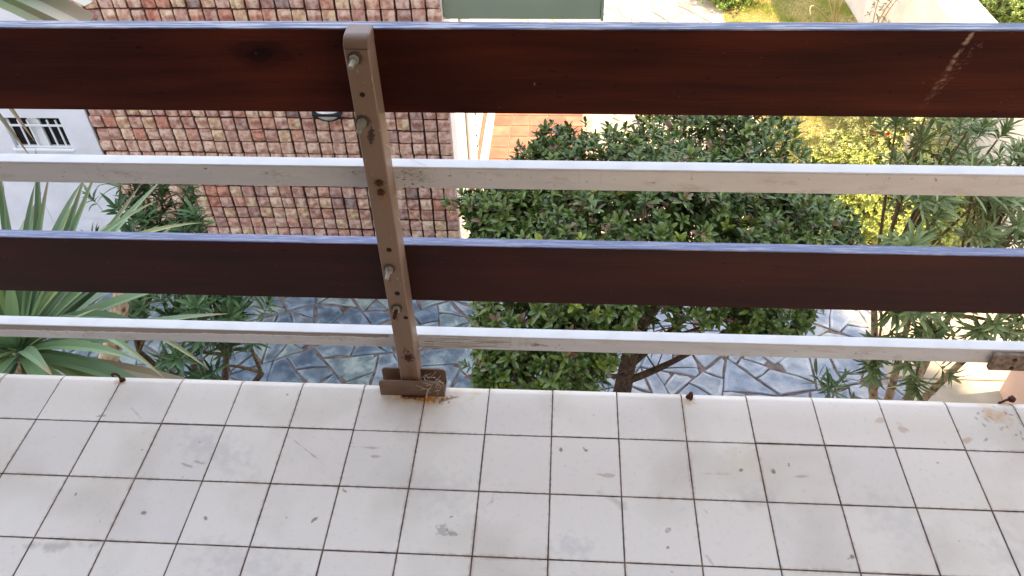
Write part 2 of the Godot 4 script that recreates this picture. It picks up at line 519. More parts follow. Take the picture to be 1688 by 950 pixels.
# ---------------------------------------------------------------- materials
func make_materials() -> void:
	var soft := ramp_tex(0.012, 5, 5, [], 512, 4.0)
	var grit := ramp_tex(0.06, 6, 4, [], 512, 6.0)
	M.soft = soft
	M.grit = grit
	M.tile = mat(Color.WHITE, 0.42)
	M.tile.albedo_texture = floor_texture()
	M.tile2 = M.tile.duplicate()
	M.tile2.albedo_color = Color(0.99, 0.985, 0.985)
	M.tile3 = M.tile.duplicate()
	M.tile3.albedo_color = Color(0.975, 0.975, 0.98)
	M.grout = mat(Color(0.54, 0.46, 0.41), 0.95, ramp_tex(0.03, 7, 3, [[0.0, Color(0.5, 0.48, 0.46)], [1.0, Color(1, 1, 1)]], 256), 3.0)
	M.board1 = mat(Color.WHITE, 0.5)
	M.board1.metallic_specular = 0.22
	M.board1.albedo_texture = board_texture(21, Color(0.18, 0.066, 0.052), Color(0.365, 0.16, 0.1), true)
	M.board2 = mat(Color.WHITE, 0.5)
	M.board2.metallic_specular = 0.3
	M.board2.albedo_texture = board_texture(41, Color(0.16, 0.072, 0.064), Color(0.29, 0.127, 0.1), false)
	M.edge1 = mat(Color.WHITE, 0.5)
	M.edge1.albedo_texture = edge_texture(61, Color(0.35, 0.39, 0.50), Color(0.64, 0.64, 0.68), 0.35)  # bluish base imitates reflected sky around the worn patches
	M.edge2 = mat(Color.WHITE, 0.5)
	M.edge2.albedo_texture = edge_texture(62, Color(0.43, 0.46, 0.58), Color(0.56, 0.57, 0.66), 0.2)  # lower board top, sky blue likewise painted into its base
	M.rail1 = mat(Color.WHITE, 0.45)
	M.rail1.albedo_texture = rail_texture(81, false, 0.05)
	M.rail2 = mat(Color.WHITE, 0.45)
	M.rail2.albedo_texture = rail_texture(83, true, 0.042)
	M.rail_top = mat(Color(0.88, 0.87, 0.85), 0.4, ramp_tex(0.02, 85, 4, [[0.0, Color(0.95, 0.945, 0.935)], [0.6, Color(1, 1, 1)], [1.0, Color(1, 1, 1)]], 256), 2.0)
	M.post = mat(Color.WHITE, 0.5)
	M.post.albedo_texture = post_texture()
	M.brown_paint = mat(Color(0.50, 0.40, 0.325), 0.45, ramp_tex(0.012, 90, 3, [[0.0, Color(0.85, 0.8, 0.76)], [0.5, Color(1, 1, 1)], [1.0, Color(0.95, 0.93, 0.92)]], 256), 3.0)
	M.steel = mat(Color(0.66, 0.62, 0.55), 0.35)
	M.steel.metallic = 0.5
	M.dull_steel = mat(Color(0.3, 0.26, 0.22), 0.6)
	M.rusty = mat(Color(0.75, 0.6, 0.5), 0.85, ramp_tex(0.04, 91, 4, [[0.0, Color(0.2, 0.1, 0.06)], [0.5, Color(0.4, 0.2, 0.1)], [1.0, Color(0.55, 0.32, 0.16)]], 256), 30.0, grit, 1.0)
	M.dark_hole = mat(Color(0.06, 0.05, 0.045), 0.9)
	M.grey_wood = mat(Color(0.62, 0.55, 0.48), 0.85, ramp_tex(0.03, 92, 4, [[0.0, Color(0.6, 0.55, 0.5)], [1.0, Color(1, 1, 1)]], 256), 8.0)
	M.web = mat(Color(0.82, 0.78, 0.72), 0.7)
	# bricks: several fired tones over one blotchy bloom
	var bloom := ramp_tex(0.011, 31, 5, [[0.0, Color(0.52, 0.36, 0.31)], [0.25, Color(0.675, 0.51, 0.44)], [0.42, Color(0.745, 0.61, 0.535)], [0.58, Color(0.79, 0.70, 0.63)], [0.75, Color(0.87, 0.81, 0.74)], [1.0, Color(0.70, 0.53, 0.45)]], 512)
	var brick_n := ramp_tex(0.022, 33, 5, [], 512, 9.0)
	M.bricks = []
	for c in [Color(1.0, 0.93, 0.9), Color(1.06, 1.0, 0.95), Color(0.96, 0.86, 0.83), Color(1.1, 1.07, 1.0), Color(1.04, 0.92, 0.86), Color(0.9, 0.83, 0.83), Color(1.06, 1.03, 0.92), Color(1.04, 0.97, 0.95), Color(0.78, 0.75, 0.77), Color(1.0, 0.82, 0.75)]:
		M.bricks.append(mat(c, 0.85, bloom, 2.3, brick_n, 0.5))
	M.mortar = mat(Color(0.30, 0.19, 0.15), 0.95, null, 3.0, grit, 1.0)
	M.plaster = mat(Color(0.93, 0.925, 0.92), 0.85, ramp_tex(0.01, 35, 4, [[0.0, Color(0.93, 0.93, 0.93)], [1.0, Color(1, 1, 1)]], 256), 0.7, soft, 0.5)
	M.render_wall = mat(Color(0.76, 0.72, 0.67), 0.9)
	M.cream = mat(Color(0.92, 0.89, 0.85), 0.88, ramp_tex(0.01, 36, 4, [[0.0, Color(0.92, 0.91, 0.9)], [1.0, Color(1, 1, 1)]], 256), 0.6, soft, 0.6)
	M.pink = mat(Color(0.86, 0.75, 0.69), 0.88, null, 1.0, soft, 0.5)
	M.white_paint = mat(Color(0.9, 0.9, 0.88), 0.5)
	M.green_paint = mat(Color(0.525, 0.565, 0.475), 0.6, ramp_tex(0.008, 37, 3, [[0.0, Color(0.94, 0.95, 0.94)], [1.0, Color(1, 1, 1)]], 256), 0.8)
	M.grey_backing = mat(Color(0.42, 0.4, 0.38), 0.7)
	M.glass = mat(Color(0.04, 0.045, 0.05), 0.08)
	M.lamp_black = mat(Color(0.1, 0.11, 0.13), 0.5)
	M.lens = mat(Color(0.88, 0.86, 0.8), 0.3)
	# paving
	var slate_t := ramp_tex(0.010, 44, 5, [[0.0, Color(0.38, 0.41, 0.43)], [0.35, Color(0.48, 0.51, 0.52)], [0.5, Color(0.53, 0.56, 0.56)], [0.6, Color(0.63, 0.64, 0.62)], [1.0, Color(0.74, 0.73, 0.7)]], 512)
	var slate_n := ramp_tex(0.015, 45, 5, [], 512, 7.0)
	M.slates = []
	for c in [Color(0.92, 0.97, 1.0), Color(0.78, 0.86, 0.94), Color(0.95, 1.0, 0.97), Color(0.9, 0.95, 0.92), Color(0.84, 0.86, 0.92)]:
		var sm_ := mat(c, 0.5, slate_t, 1.1, slate_n, 1.0)
		sm_.vertex_color_use_as_albedo = true
		M.slates.append(sm_)
	M.slates_pale = []
	for c in [Color(0.97, 0.98, 1.0), Color(0.9, 0.93, 0.97), Color(1.0, 1.0, 1.0)]:
		var sp_ := mat(c, 0.6, ramp_tex(0.012, 43, 4, [[0.0, Color(0.52, 0.56, 0.59)], [0.5, Color(0.68, 0.70, 0.72)], [1.0, Color(0.82, 0.81, 0.79)]], 512) if M.slates_pale.is_empty() else M.slates_pale[0].albedo_texture, 0.9, slate_n, 0.5)
		sp_.vertex_color_use_as_albedo = true
		M.slates_pale.append(sp_)
	M.pale_stones = []
	for c in [Color(0.84, 0.79, 0.68), Color(0.76, 0.70, 0.60), Color(0.88, 0.82, 0.72), Color(0.72, 0.70, 0.65)]:
		M.pale_stones.append(mat(c, 0.8, ramp_tex(0.012, 46, 4, [[0.0, Color(0.75, 0.72, 0.7)], [1.0, Color(1, 1, 1)]], 256) if M.pale_stones.is_empty() else M.pale_stones[0].albedo_texture, 1.2, slate_n, 0.4))
	M.joint = mat(Color(0.53, 0.48, 0.45), 0.95, ramp_tex(0.02, 47, 4, [[0.0, Color(0.45, 0.42, 0.4)], [0.5, Color(0.9, 0.86, 0.84)], [1.0, Color(1, 1, 1)]], 256), 1.6, grit, 0.8)
	var terra_t := ramp_tex(0.012, 48, 4, [[0.0, Color(0.78, 0.78, 0.78)], [1.0, Color(1, 1, 1)]], 256)
	M.terra = [mat(Color(0.66, 0.41, 0.32), 0.7, terra_t, 1.5), mat(Color(0.62, 0.375, 0.29), 0.7, terra_t, 1.5), mat(Color(0.70, 0.445, 0.355), 0.7, terra_t, 1.5)]
	M.terra_joint = mat(Color(0.76, 0.62, 0.5), 0.9)
	M.earth = mat(Color(0.36, 0.29, 0.22), 0.95, ramp_tex(0.03, 49, 5, [[0.0, Color(0.5, 0.46, 0.42)], [1.0, Color(1, 1, 1)]], 512), 1.0, grit, 1.0)
	M.lawn = mat(Color(0.8, 0.8, 0.8), 0.95, ramp_tex(0.03, 50, 5, [[0.0, Color(0.5, 0.5, 0.24)], [0.45, Color(0.68, 0.63, 0.34)], [0.75, Color(0.8, 0.7, 0.46)], [1.0, Color(0.82, 0.7, 0.52)]], 512), 0.8, grit, 1.0)
	M.concrete = mat(Color(0.78, 0.73, 0.64), 0.9, ramp_tex(0.015, 51, 4, [[0.0, Color(0.85, 0.84, 0.82)], [1.0, Color(1, 1, 1)]], 256), 0.8)
	var bark_t := ramp_tex(0.03, 52, 5, [[0.0, Color(0.22, 0.17, 0.12)], [0.5, Color(0.42, 0.35, 0.27)], [1.0, Color(0.6, 0.52, 0.42)]], 256)
	M.bark = mat(Color(0.8, 0.75, 0.7), 0.95, bark_t, 4.0, grit, 1.2)
	M.bark_pale = mat(Color(1.15, 1.05, 0.95).clamp(), 0.95, ramp_tex(0.02, 53, 5, [[0.0, Color(0.2, 0.14, 0.09)], [0.3, Color(0.42, 0.32, 0.23)], [0.4, Color(0.68, 0.57, 0.45)], [1.0, Color(0.86, 0.78, 0.67)]], 256), 3.0, grit, 1.5)
	M.twig = mat(Color(0.45, 0.36, 0.27), 0.9)
	M.stem = mat(Color(0.5, 0.45, 0.34), 0.9, bark_t, 4.0)
	M.stem.albedo_color = Color(1.0, 0.98, 0.82)
	M.dry = mat(Color(0.74, 0.64, 0.48), 0.9)
	M.leaf = leaf_mat(0.33, Color(0.10, 0.16, 0.03))
	M.leaf_dull = leaf_mat(0.5, Color(0.12, 0.16, 0.05))
	M.grass = leaf_mat(0.8, Color(0.2, 0.2, 0.05))
	M.petal = mat(Color(0.85, 0.2, 0.18), 0.6)

# ---------------------------------------------------------------- structure pieces
func clip_half(poly: PackedVector2Array, m: Vector2, n: Vector2) -> PackedVector2Array:
	var out := PackedVector2Array()
	var k := poly.size()
	for i in k:
		var a := poly[i]
		var b := poly[(i + 1) % k]
		var da := (a - m).dot(n)
		var db := (b - m).dot(n)
		if da <= 0.0:
			out.append(a)
		if (da < 0.0 and db > 0.0) or (da > 0.0 and db < 0.0):
			out.append(a + (b - a) * (da / (da - db)))
	return out

# crazy paving: slabs broken again and again along oblique lines, as flagstones are
func crazy(area: Rect2, pitch: float, keep: Callable) -> Array:
	var e := area.end
	var stack := [PackedVector2Array([area.position, Vector2(e.x, area.position.y), e, Vector2(area.position.x, e.y)])]
	var out := []
	while stack.size() > 0:
		var p: PackedVector2Array = stack.pop_back()
		var ar := 0.0
		var c := Vector2.ZERO
		for i in p.size():
			ar += p[i].cross(p[(i + 1) % p.size()]) * 0.5
			c += p[i] / p.size()
		ar = absf(ar)
		if ar < pitch * pitch * rng.randf_range(0.45, 1.5) or p.size() > 9:
			if not keep.call(c):
				continue
			# cut a corner off some of them
			if rng.randf() < 0.4 and p.size() < 6:
				var v: Vector2 = p[rng.randi() % p.size()]
				var nn := (v - c)
				p = clip_half(p, c + nn * rng.randf_range(0.6, 0.85), nn.rotated(rng.randf_range(-0.5, 0.5)))
			var shr := Geometry2D.offset_polygon(p, -rng.randf_range(0.004, 0.012), Geometry2D.JOIN_MITER)
			if shr.size() > 0 and shr[0].size() >= 3:
				out.append(shr[0])
			continue
		# split across the longest chord
		var best := 0.0
		var dir := Vector2.RIGHT
		for i in p.size():
			for j in range(i + 1, p.size()):
				var d := p[j] - p[i]
				if d.length() > best:
					best = d.length()
					dir = d.normalized()
		var n := dir.rotated(rng.randf_range(-0.55, 0.55))
		var m := c + dir * best * rng.randf_range(-0.13, 0.13)
		var a := clip_half(p, m, n)
		var b := clip_half(p, m, -n)
		if a.size() >= 3:
			stack.append(a)
		if b.size() >= 3:
			stack.append(b)
	return out

func stone_mesh(st: SurfaceTool, poly: PackedVector2Array, top: float, depth: float, bev: float) -> void:
	# subdivide and roughen the outline
	var pl := []
	var k := poly.size()
	for i in k:
		var a := poly[i]
		var b := poly[(i + 1) % k]
		pl.append(a)
		var L := (b - a).length()
		if L > 0.06:
			pl.append(a.lerp(b, rng.randf_range(0.35, 0.65)) + Vector2(rng.randf_range(-1, 1), rng.randf_range(-1, 1)) * minf(0.016, L * 0.09))
	var c := Vector2.ZERO
	for p in pl:
		c += p
	c /= pl.size()
	var tilt := Vector2(rng.randf_range(-0.02, 0.02), rng.randf_range(-0.02, 0.02))
	var tone := rng.randf_range(0.68, 0.92)
	var up := Vector3(-tilt.x, 1, -tilt.y).normalized()
	var inner := []
	var outer := []
	var core := []
	for p in pl:
		var dd: Vector2 = (p - c)
		var qq: Vector2 = p - dd.normalized() * minf(rng.randf_range(0.018, 0.04), dd.length() * 0.4)
		core.append(Vector3(qq.x, top + (qq - c).dot(tilt) + 0.001, qq.y))
		var d: Vector2 = (p - c)
		var q: Vector2 = p - d.normalized() * minf(bev, d.length() * 0.3)
		inner.append(Vector3(q.x, top + (q - c).dot(tilt) + rng.randf_range(-0.001, 0.001), q.y))
		outer.append(Vector3(p.x, top - bev * 0.7, p.y))
	var cc := Vector3(c.x, top + rng.randf_range(-0.002, 0.002), c.y)
	var m := pl.size()
	var rims := []
	for i in m:
		var g := rng.randf_range(0.8, 1.1)
		rims.append(Color(g, g * 0.98, g * 0.94))
	for i in m:
		var j := (i + 1) % m
		var e: Vector3 = outer[j] - outer[i]
		var sd := Vector3(e.z, 0, -e.x).normalized()
		if sd.dot(Vector3(outer[i].x - c.x, 0, outer[i].z - c.y)) < 0.0:
			sd = -sd
		tri(st, [cc, core[i], core[j]], [up, up, up], [], Color(tone, tone, tone))
		quad(st, [core[i], core[j], inner[j], inner[i]], [up, up, up, up], [], rims[i])
		var nb := (sd + Vector3.UP).normalized()
		quad(st, [inner[i], inner[j], outer[j], outer[i]], [nb, nb, nb, nb])
		quad(st, [outer[i], outer[j], outer[j] - Vector3(0, depth, 0), outer[i] - Vector3(0, depth, 0)], [sd, sd, sd, sd])

func sheet(called: String, x0: float, x1: float, z0: float, z1: float, y: float, m: Material) -> MeshInstance3D:
	var st := st_new()
	flat_quad(st, Vector3(x0, y, z0), Vector3(x1, y, z0), Vector3(x1, y, z1), Vector3(x0, y, z1), Vector3.UP)
	var o := put(called, st.commit(), m, self)
	o.set_meta("kind", "structure")
	return o

func build_ground() -> void:
	sheet("ground", -60, 60, -80, 30, GROUND - 0.035, M.earth)
	# shaded slate paving between the two houses
	var pv := sheet("slate_paving", -7.0, 2.45, -4.34, 0.3, GROUND - 0.012, M.joint)
	var polys := crazy(Rect2(-5.0, -4.3, 8.2, 3.6), 0.255, func(p: Vector2) -> bool: return p.x < 2.75 and p.x > -4.9 and p.y > -4.2 and p.y < -0.8)
	var rest := st_new()
	var any := false
	for pl in polys:
		var c := Vector2.ZERO
		for p in pl:
			c += p
		c /= pl.size()
		if c.x > -3.3 and c.y < -1.9 and c.y > -4.25:
			var st := st_new()
			stone_mesh(st, pl, GROUND + rng.randf_range(-0.002, 0.004), 0.03, 0.008)
			put("slate", st.commit(), (M.slates if c.x < rng.randf_range(-0.2, 0.7) else M.slates_pale)[rng.randi() % 3], pv)
		else:
			stone_mesh(rest, pl, GROUND + rng.randf_range(-0.002, 0.004), 0.03, 0.008)
			any = true
	if any:
		var r := put("slate_field", rest.commit(), M.slates[0], pv)
		r.set_meta("kind", "stuff")
	# pale concrete on the right with a saw-cut slab
	var cs := sheet("concrete_path", 2.45, 6.0, -4.6, 0.3, GROUND - 0.014, M.concrete)
	put("slab", box(Vector3(2.62, GROUND - 0.03, -2.955), Vector3(3.9, GROUND + 0.012, -2.2), 0.006), M.concrete, cs)
	put("slab", box(Vector3(2.5, GROUND - 0.03, -3.62), Vector3(3.86, GROUND + 0.004, -2.97), 0.006), M.concrete, cs)
	# terracotta terrace beside the brick house
	var tr := sheet("terracotta_terrace", -0.92, 0.32, -8.4, -4.34, GROUND - 0.008, M.terra_joint)
	for i in 6:
		for j in 18:
			var x := -0.776 + (i - 1) * 0.2
			if i == 0:
				continue
			var z := -4.36 - j * 0.222
			var mm := box(Vector3(x + 0.004, GROUND - 0.02, z - 0.218), Vector3(minf(x + 0.196, 0.31), GROUND + rng.randf_range(0.0, 0.003), z - 0.004), 0.003)
			put("terracotta_tile", mm, M.terra[rng.randi() % 3], tr)
	# sunlit stone path behind and beside it
	var sp := sheet("stone_path", -3.0, 2.16, -16.0, -4.35, GROUND - 0.016, M.concrete)
	var pp := crazy(Rect2(-2.0, -13.0, 4.1, 8.7), 0.42, func(p: Vector2) -> bool: return p.x < 2.0 and (p.x > 0.5 or p.y < -8.6) and p.y < -4.4)
	var far := st_new()
	var nf := 0
	for pl in pp:
		var c := Vector2.ZERO
		for p in pl:
			c += p
		c /= pl.size()
		if c.x > 0.3 and ((c.y < -8.4 and c.y > -11.5) or (c.y > -7.3 and c.y < -5.3)):
			var st := st_new()
			stone_mesh(st, pl, GROUND + rng.randf_range(-0.003, 0.004), 0.03, 0.01)
			put("paving_stone", st.commit(), M.pale_stones[rng.randi() % M.pale_stones.size()], sp)
		else:
			stone_mesh(far, pl, GROUND, 0.03, 0.01)
			nf += 1
	if nf > 0:
		var r := put("paving_field", far.commit(), M.pale_stones[0], sp)
		r.set_meta("kind", "stuff")
	# lawn
	sheet("lawn", 2.16, 3.9, -16.0, -4.6, GROUND - 0.02, M.lawn)
	var gst := st_new()
	add_leaf(gst, Vector3.ZERO, Vector3(0.3, 1, 0.1), Vector3(1, 0, 0), 0.035, 0.005, 0.4, Color.WHITE, [[0.0, 0.8], [0.5, 0.8], [1.0, 0.0]])
	add_leaf(gst, Vector3(0.01, 0, 0.006), Vector3(-0.5, 1, 0.3), Vector3(-1, 0, 0), 0.03, 0.005, 0.5, Color.WHITE, [[0.0, 0.8], [0.5, 0.8], [1.0, 0.0]])
	add_leaf(gst, Vector3(-0.01, 0, 0.01), Vector3(0.1, 1, -0.6), Vector3(0, 0, -1), 0.028, 0.005, 0.5, Color.WHITE, [[0.0, 0.8], [0.5, 0.8], [1.0, 0.0]])
	var gn := noise(0.9, 77, 3)
	var xs := []
	var cols := []
	for k in 42000:
		var p := Vector3(rng.randf_range(2.14, 3.88), GROUND - 0.022, rng.randf_range(-12.5, -4.8))
		var g := gn.get_noise_2d(p.x * 2.0, p.z * 2.0)
		if g < -0.1 and rng.randf() < 0.55:
			continue
		xs.append(Transform3D(Basis(Vector3.UP, rng.randf() * TAU).scaled(Vector3.ONE * rng.randf_range(0.6, 1.3)), p))
		var dry := clampf(0.5 + g * -1.4 + rng.randf_range(-0.35, 0.35), 0.0, 1.0)
		cols.append(Color(0.36, 0.42, 0.07).lerp(Color(0.72, 0.62, 0.27), dry))
	var gr := mm("grass", gst.commit(), M.grass, xs, cols, self)
	tag(gr, "short dry grass of the narrow lawn along the cream garden wall", "grass")
	gr.set_meta("kind", "stuff")

func mm(called: String, mesh: Mesh, m: Material, xs: Array, cols: Array, parent: Node) -> MultiMeshInstance3D:
	var mu := MultiMesh.new()
	mu.transform_format = MultiMesh.TRANSFORM_3D
	mu.use_colors = cols.size() > 0
	mu.mesh = mesh
	mu.instance_count = xs.size()
	for i in xs.size():
		mu.set_instance_transform(i, xs[i])
		if cols.size() > 0:
			mu.set_instance_color(i, cols[i])
	var o := MultiMeshInstance3D.new()
	o.name = numbered(parent, called)
	o.multimesh = mu
	o.material_override = m
	parent.add_child(o, true)
	return o

# one split-faced brick end, 0.101 x 0.104, sitting proud of the mortar
func brick_mesh(seed_: int) -> ArrayMesh:
	var r := RandomNumberGenerator.new()
	r.seed = seed_
	var n := noise(14.0, seed_, 3)
	var w := 0.0478 + r.randf_range(-0.002, 0.001)
	var h := 0.0492 + r.randf_range(-0.002, 0.001)
	var N := 4
	var P := []
	for j in N + 1:
		var row := []
		for i in N + 1:
			var u := -1.0 + 2.0 * i / N
			var v := -1.0 + 2.0 * j / N
			var edge := maxf(absf(u), absf(v))
			var corner := absf(u) * absf(v)
			var z := 0.021 + n.get_noise_2d(u * 0.06 + seed_, v * 0.06) * 0.006 - (0.006 if edge > 0.99 else 0.0) - 0.002 * corner
			row.append(Vector3(u * w * (1.0 - 0.03 * corner * corner) + r.randf_range(-0.0012, 0.0012), v * h * (1.0 - 0.03 * corner * corner) + r.randf_range(-0.0012, 0.0012), z))
		P.append(row)
	var st := st_new()
	st.set_smooth_group(0)
	var nm := func(i: int, j: int) -> Vector3:
		var a: Vector3 = P[j][mini(i + 1, N)] - P[j][maxi(i - 1, 0)]
		var b: Vector3 = P[mini(j + 1, N)][i] - P[maxi(j - 1, 0)][i]
		return a.cross(b).normalized()
	for j in N:
		for i in N:
			quad(st, [P[j][i], P[j][i + 1], P[j + 1][i + 1], P[j + 1][i]], [nm.call(i, j), nm.call(i + 1, j), nm.call(i + 1, j + 1), nm.call(i, j + 1)])
	for e in 4:
		for i in N:
			var a: Vector3
			var b: Vector3
			var nn: Vector3
			if e == 0:
				a = P[0][i]; b = P[0][i + 1]; nn = Vector3.DOWN
			elif e == 1:
				a = P[N][i]; b = P[N][i + 1]; nn = Vector3.UP
			elif e == 2:
				a = P[i][0]; b = P[i + 1][0]; nn = Vector3.LEFT
			else:
				a = P[i][N]; b = P[i + 1][N]; nn = Vector3.RIGHT
			quad(st, [a, b, Vector3(b.x, b.y, -0.012), Vector3(a.x, a.y, -0.012)], [nn, nn, nn, nn])
	return st.commit()

func build_brick_house() -> void:
	var h := root("brick_house", Vector3(-2.4, GROUND, WALL_Z))
	tag(h, "house with a wall of square reddish bricks and a white wing", "house")
	var o := h.position
	var px := 0.1096
	var py := 0.1115
	var bw := put("brick_wall", box(Vector3(-3.85, GROUND - 0.05, -4.55) - o, Vector3(-0.905, 0.35, -4.315) - o, 0.001), M.mortar, h)
	var meshes := []
	for i in 10:
		meshes.append(brick_mesh(100 + i))
	var rest := st_new()
	var wob := noise(0.9, 55, 2)
	var cols := 27
	for j in 32:
		var y := -0.905 + 0.056 - (j - 8) * py
		if y < GROUND + 0.03:
			continue
		for i in cols:
			var x := -0.939 - i * px + (0.018 if (j % 2 == 0 and i == cols - 1) else 0.0)
			var at := Vector3(x + 0.006 * wob.get_noise_2d(i * 0.5, j * 0.35) + rng.randf_range(-0.0015, 0.0015), y + 0.012 * wob.get_noise_2d(i * 0.22 + 40.0, j * 0.9) + rng.randf_range(-0.0015, 0.0015), -4.312 + rng.randf_range(-0.004, 0.004))
			var b := Basis(Vector3(0, 0, 1), rng.randf_range(-0.02, 0.02) + (PI if rng.randf() < 0.5 else 0.0)).rotated(Vector3.RIGHT, rng.randf_range(-0.03, 0.03)).rotated(Vector3.UP, rng.randf_range(-0.03, 0.03))
			var bm: Mesh = meshes[rng.randi() % meshes.size()]
			# rows that the photograph shows through the gaps of the railing
			var seen: bool = (y < -0.78 and y > -1.03) or (y < -1.71 and y > -2.02) or (y < -2.28 and y > -3.03 and x > -3.4)
			if seen and not (x < -3.5 and y > -1.1):
				var k := rng.randf()
				var mi := rng.randi() % 8
				if k > 0.975:
					mi = 8
				elif k > 0.95:
					mi = 9
				put("brick", bm, M.bricks[mi], bw, at - o, b)
			else:
				rest.append_from(bm, 0, Transform3D(b, at - o))
	var r := put("brick_field", rest.commit(), M.bricks[1], bw)
	r.set_meta("kind", "stuff")
	# white wing to the left, side wall and flat roof
	var ww := put("plaster_wall", box(Vector3(-9.0, GROUND - 0.05, -4.9) - o, Vector3(-4.592, 0.35, -4.3) - o, 0.004), M.plaster, h)
	put("plaster_wall", box(Vector3(-4.1, GROUND - 0.05, -4.9) - o, Vector3(-3.852, 0.35, -4.296) - o, 0.004), M.plaster, h)
	put("plaster_wall", box(Vector3(-4.592, -1.822, -4.9) - o, Vector3(-4.1, 0.35, -4.303) - o, 0.0), M.plaster, h)
	put("plaster_wall", box(Vector3(-4.592, GROUND - 0.05, -4.9) - o, Vector3(-4.1, -2.118, -4.303) - o, 0.0), M.plaster, h)
	put("side_wall", box(Vector3(-1.05, GROUND - 0.05, -11.0) - o, Vector3(-0.882, 0.35, -4.316) - o, 0.004), M.cream, h)
	put("roof", box(Vector3(-9.2, 0.35, -11.2) - o, Vector3(-0.75, 0.5, -4.2) - o, 0.01), M.cream, h)
	put("skirting", box(Vector3(-0.881, GROUND, -8.0) - o, Vector3(-0.865, GROUND + 0.14, -4.7) - o, 0.003), M.terra[1], h)
	# window with white bars in the white wing
	var w := root("window", Vector3(-4.346, -1.97, -4.36) - o, h)
	put("pane", box(Vector3(-0.245, -0.15, -0.02), Vector3(0.245, 0.148, -0.012), 0.0), M.glass, w)
	put("frame", box(Vector3(-0.06, -0.148, -0.012), Vector3(0.03, 0.148, 0.02), 0.003), M.white_paint, w)
	put("sill", box(Vector3(-0.27, -0.165, -0.02), Vector3(0.262, -0.146, 0.075), 0.003), M.white_paint, w)
	for x in [-0.215, -0.13, -0.052, 0.045, 0.118, 0.19]:
		put("bar", box(Vector3(x - 0.007, -0.15, 0.03), Vector3(x + 0.007, 0.12, 0.042), 0.002), M.white_paint, w)
	put("bar", box(Vector3(-0.236, 0.062, 0.042), Vector3(0.24, 0.082, 0.05), 0.002), M.white_paint, w)
	put("bar", box(Vector3(-0.236, -0.138, 0.042), Vector3(0.24, -0.122, 0.05), 0.002), M.white_paint, w)

	# folded lattice security gate against the side wall
	var g := root("lattice_gate", Vector3(-0.87, GROUND, -5.35))
	tag(g, "folded white steel lattice gate at the side of the brick house", "gate")
	put("grey_backing", box(Vector3(-0.011, 0.1, -0.26), Vector3(-0.007, 2.15, 0.24), 0.001), M.grey_backing, g)  # grey plate added behind the bars so their gaps look grey
	for i in 6:
		var z := 0.2 - i * 0.082
		put("bar", box(Vector3(-0.006, 0.16, z - 0.012), Vector3(0.022, 2.1, z + 0.012), 0.003), M.white_paint, g)
	for i in 14:
		put("rivet", box(Vector3(0.0, 0.3 + i * 0.12, -0.3), Vector3(0.03, 0.325 + i * 0.12, -0.2), 0.004), M.white_paint, g)
		put("rivet", box(Vector3(0.022, 0.35 + i * 0.12, -0.235), Vector3(0.034, 0.372 + i * 0.12, -0.213), 0.004), M.dark_hole, g)
	# white threshold strip
	var t := put("threshold_strip", box(Vector3(-0.862, GROUND - 0.02, -8.2), Vector3(-0.775, GROUND + 0.02, -4.6), 0.006), M.white_paint, self)
	t.set_meta("kind", "structure")
	# bulkhead lamp on the brick wall
	var l := root("wall_lamp", Vector3(-1.845, -1.715, WALL_Z))
	tag(l, "small oval bulkhead lamp with dark rim on the brick wall", "lamp")
	var st := st_new()
	for e in [[0.115, 0.085, 0.0, 0.045]]:
		var ring := []
		for i in 24:
			var a := TAU * i / 24
			ring.append(Vector3(cos(a) * e[0], sin(a) * e[1], 0))
		for i in 24:
			var p: Vector3 = ring[i]
			var q: Vector3 = ring[(i + 1) % 24]
			quad(st, [p, q, q + Vector3(0, 0, 0.05), p + Vector3(0, 0, 0.05)], [p.normalized(), q.normalized(), q.normalized(), p.normalized()])
			quad(st, [p + Vector3(0, 0, 0.05), q + Vector3(0, 0, 0.05), q * 0.82 + Vector3(0, 0, 0.062), p * 0.82 + Vector3(0, 0, 0.062)], [Vector3.BACK, Vector3.BACK, Vector3.BACK, Vector3.BACK])
	put("rim", st.commit(), M.lamp_black, l)
	var sl := st_new()
	for i in 24:
		var a := TAU * i / 24
		var b := TAU * (i + 1) / 24
		for s in 3:
			var r0 := 1.0 - s / 3.0
			var r1 := 1.0 - (s + 1) / 3.0
			var pt := func(an: float, rr: float) -> Vector3: return Vector3(cos(an) * 0.095 * rr, sin(an) * 0.07 * rr, 0.058 + 0.04 * sqrt(maxf(0.0, 1.0 - rr * rr)))
			var nn := func(an: float, rr: float) -> Vector3: return Vector3(cos(an) * rr, sin(an) * rr, 1.1 - rr).normalized()
			quad(sl, [pt.call(a, r0), pt.call(b, r0), pt.call(b, r1), pt.call(a, r1)], [nn.call(a, r0), nn.call(b, r0), nn.call(b, r1), nn.call(a, r1)])
	put("lens", sl.commit(), M.lens, l)
	put("guard", box(Vector3(-0.11, -0.012, 0.062), Vector3(0.11, 0.012, 0.104), 0.004), M.lamp_black, l)

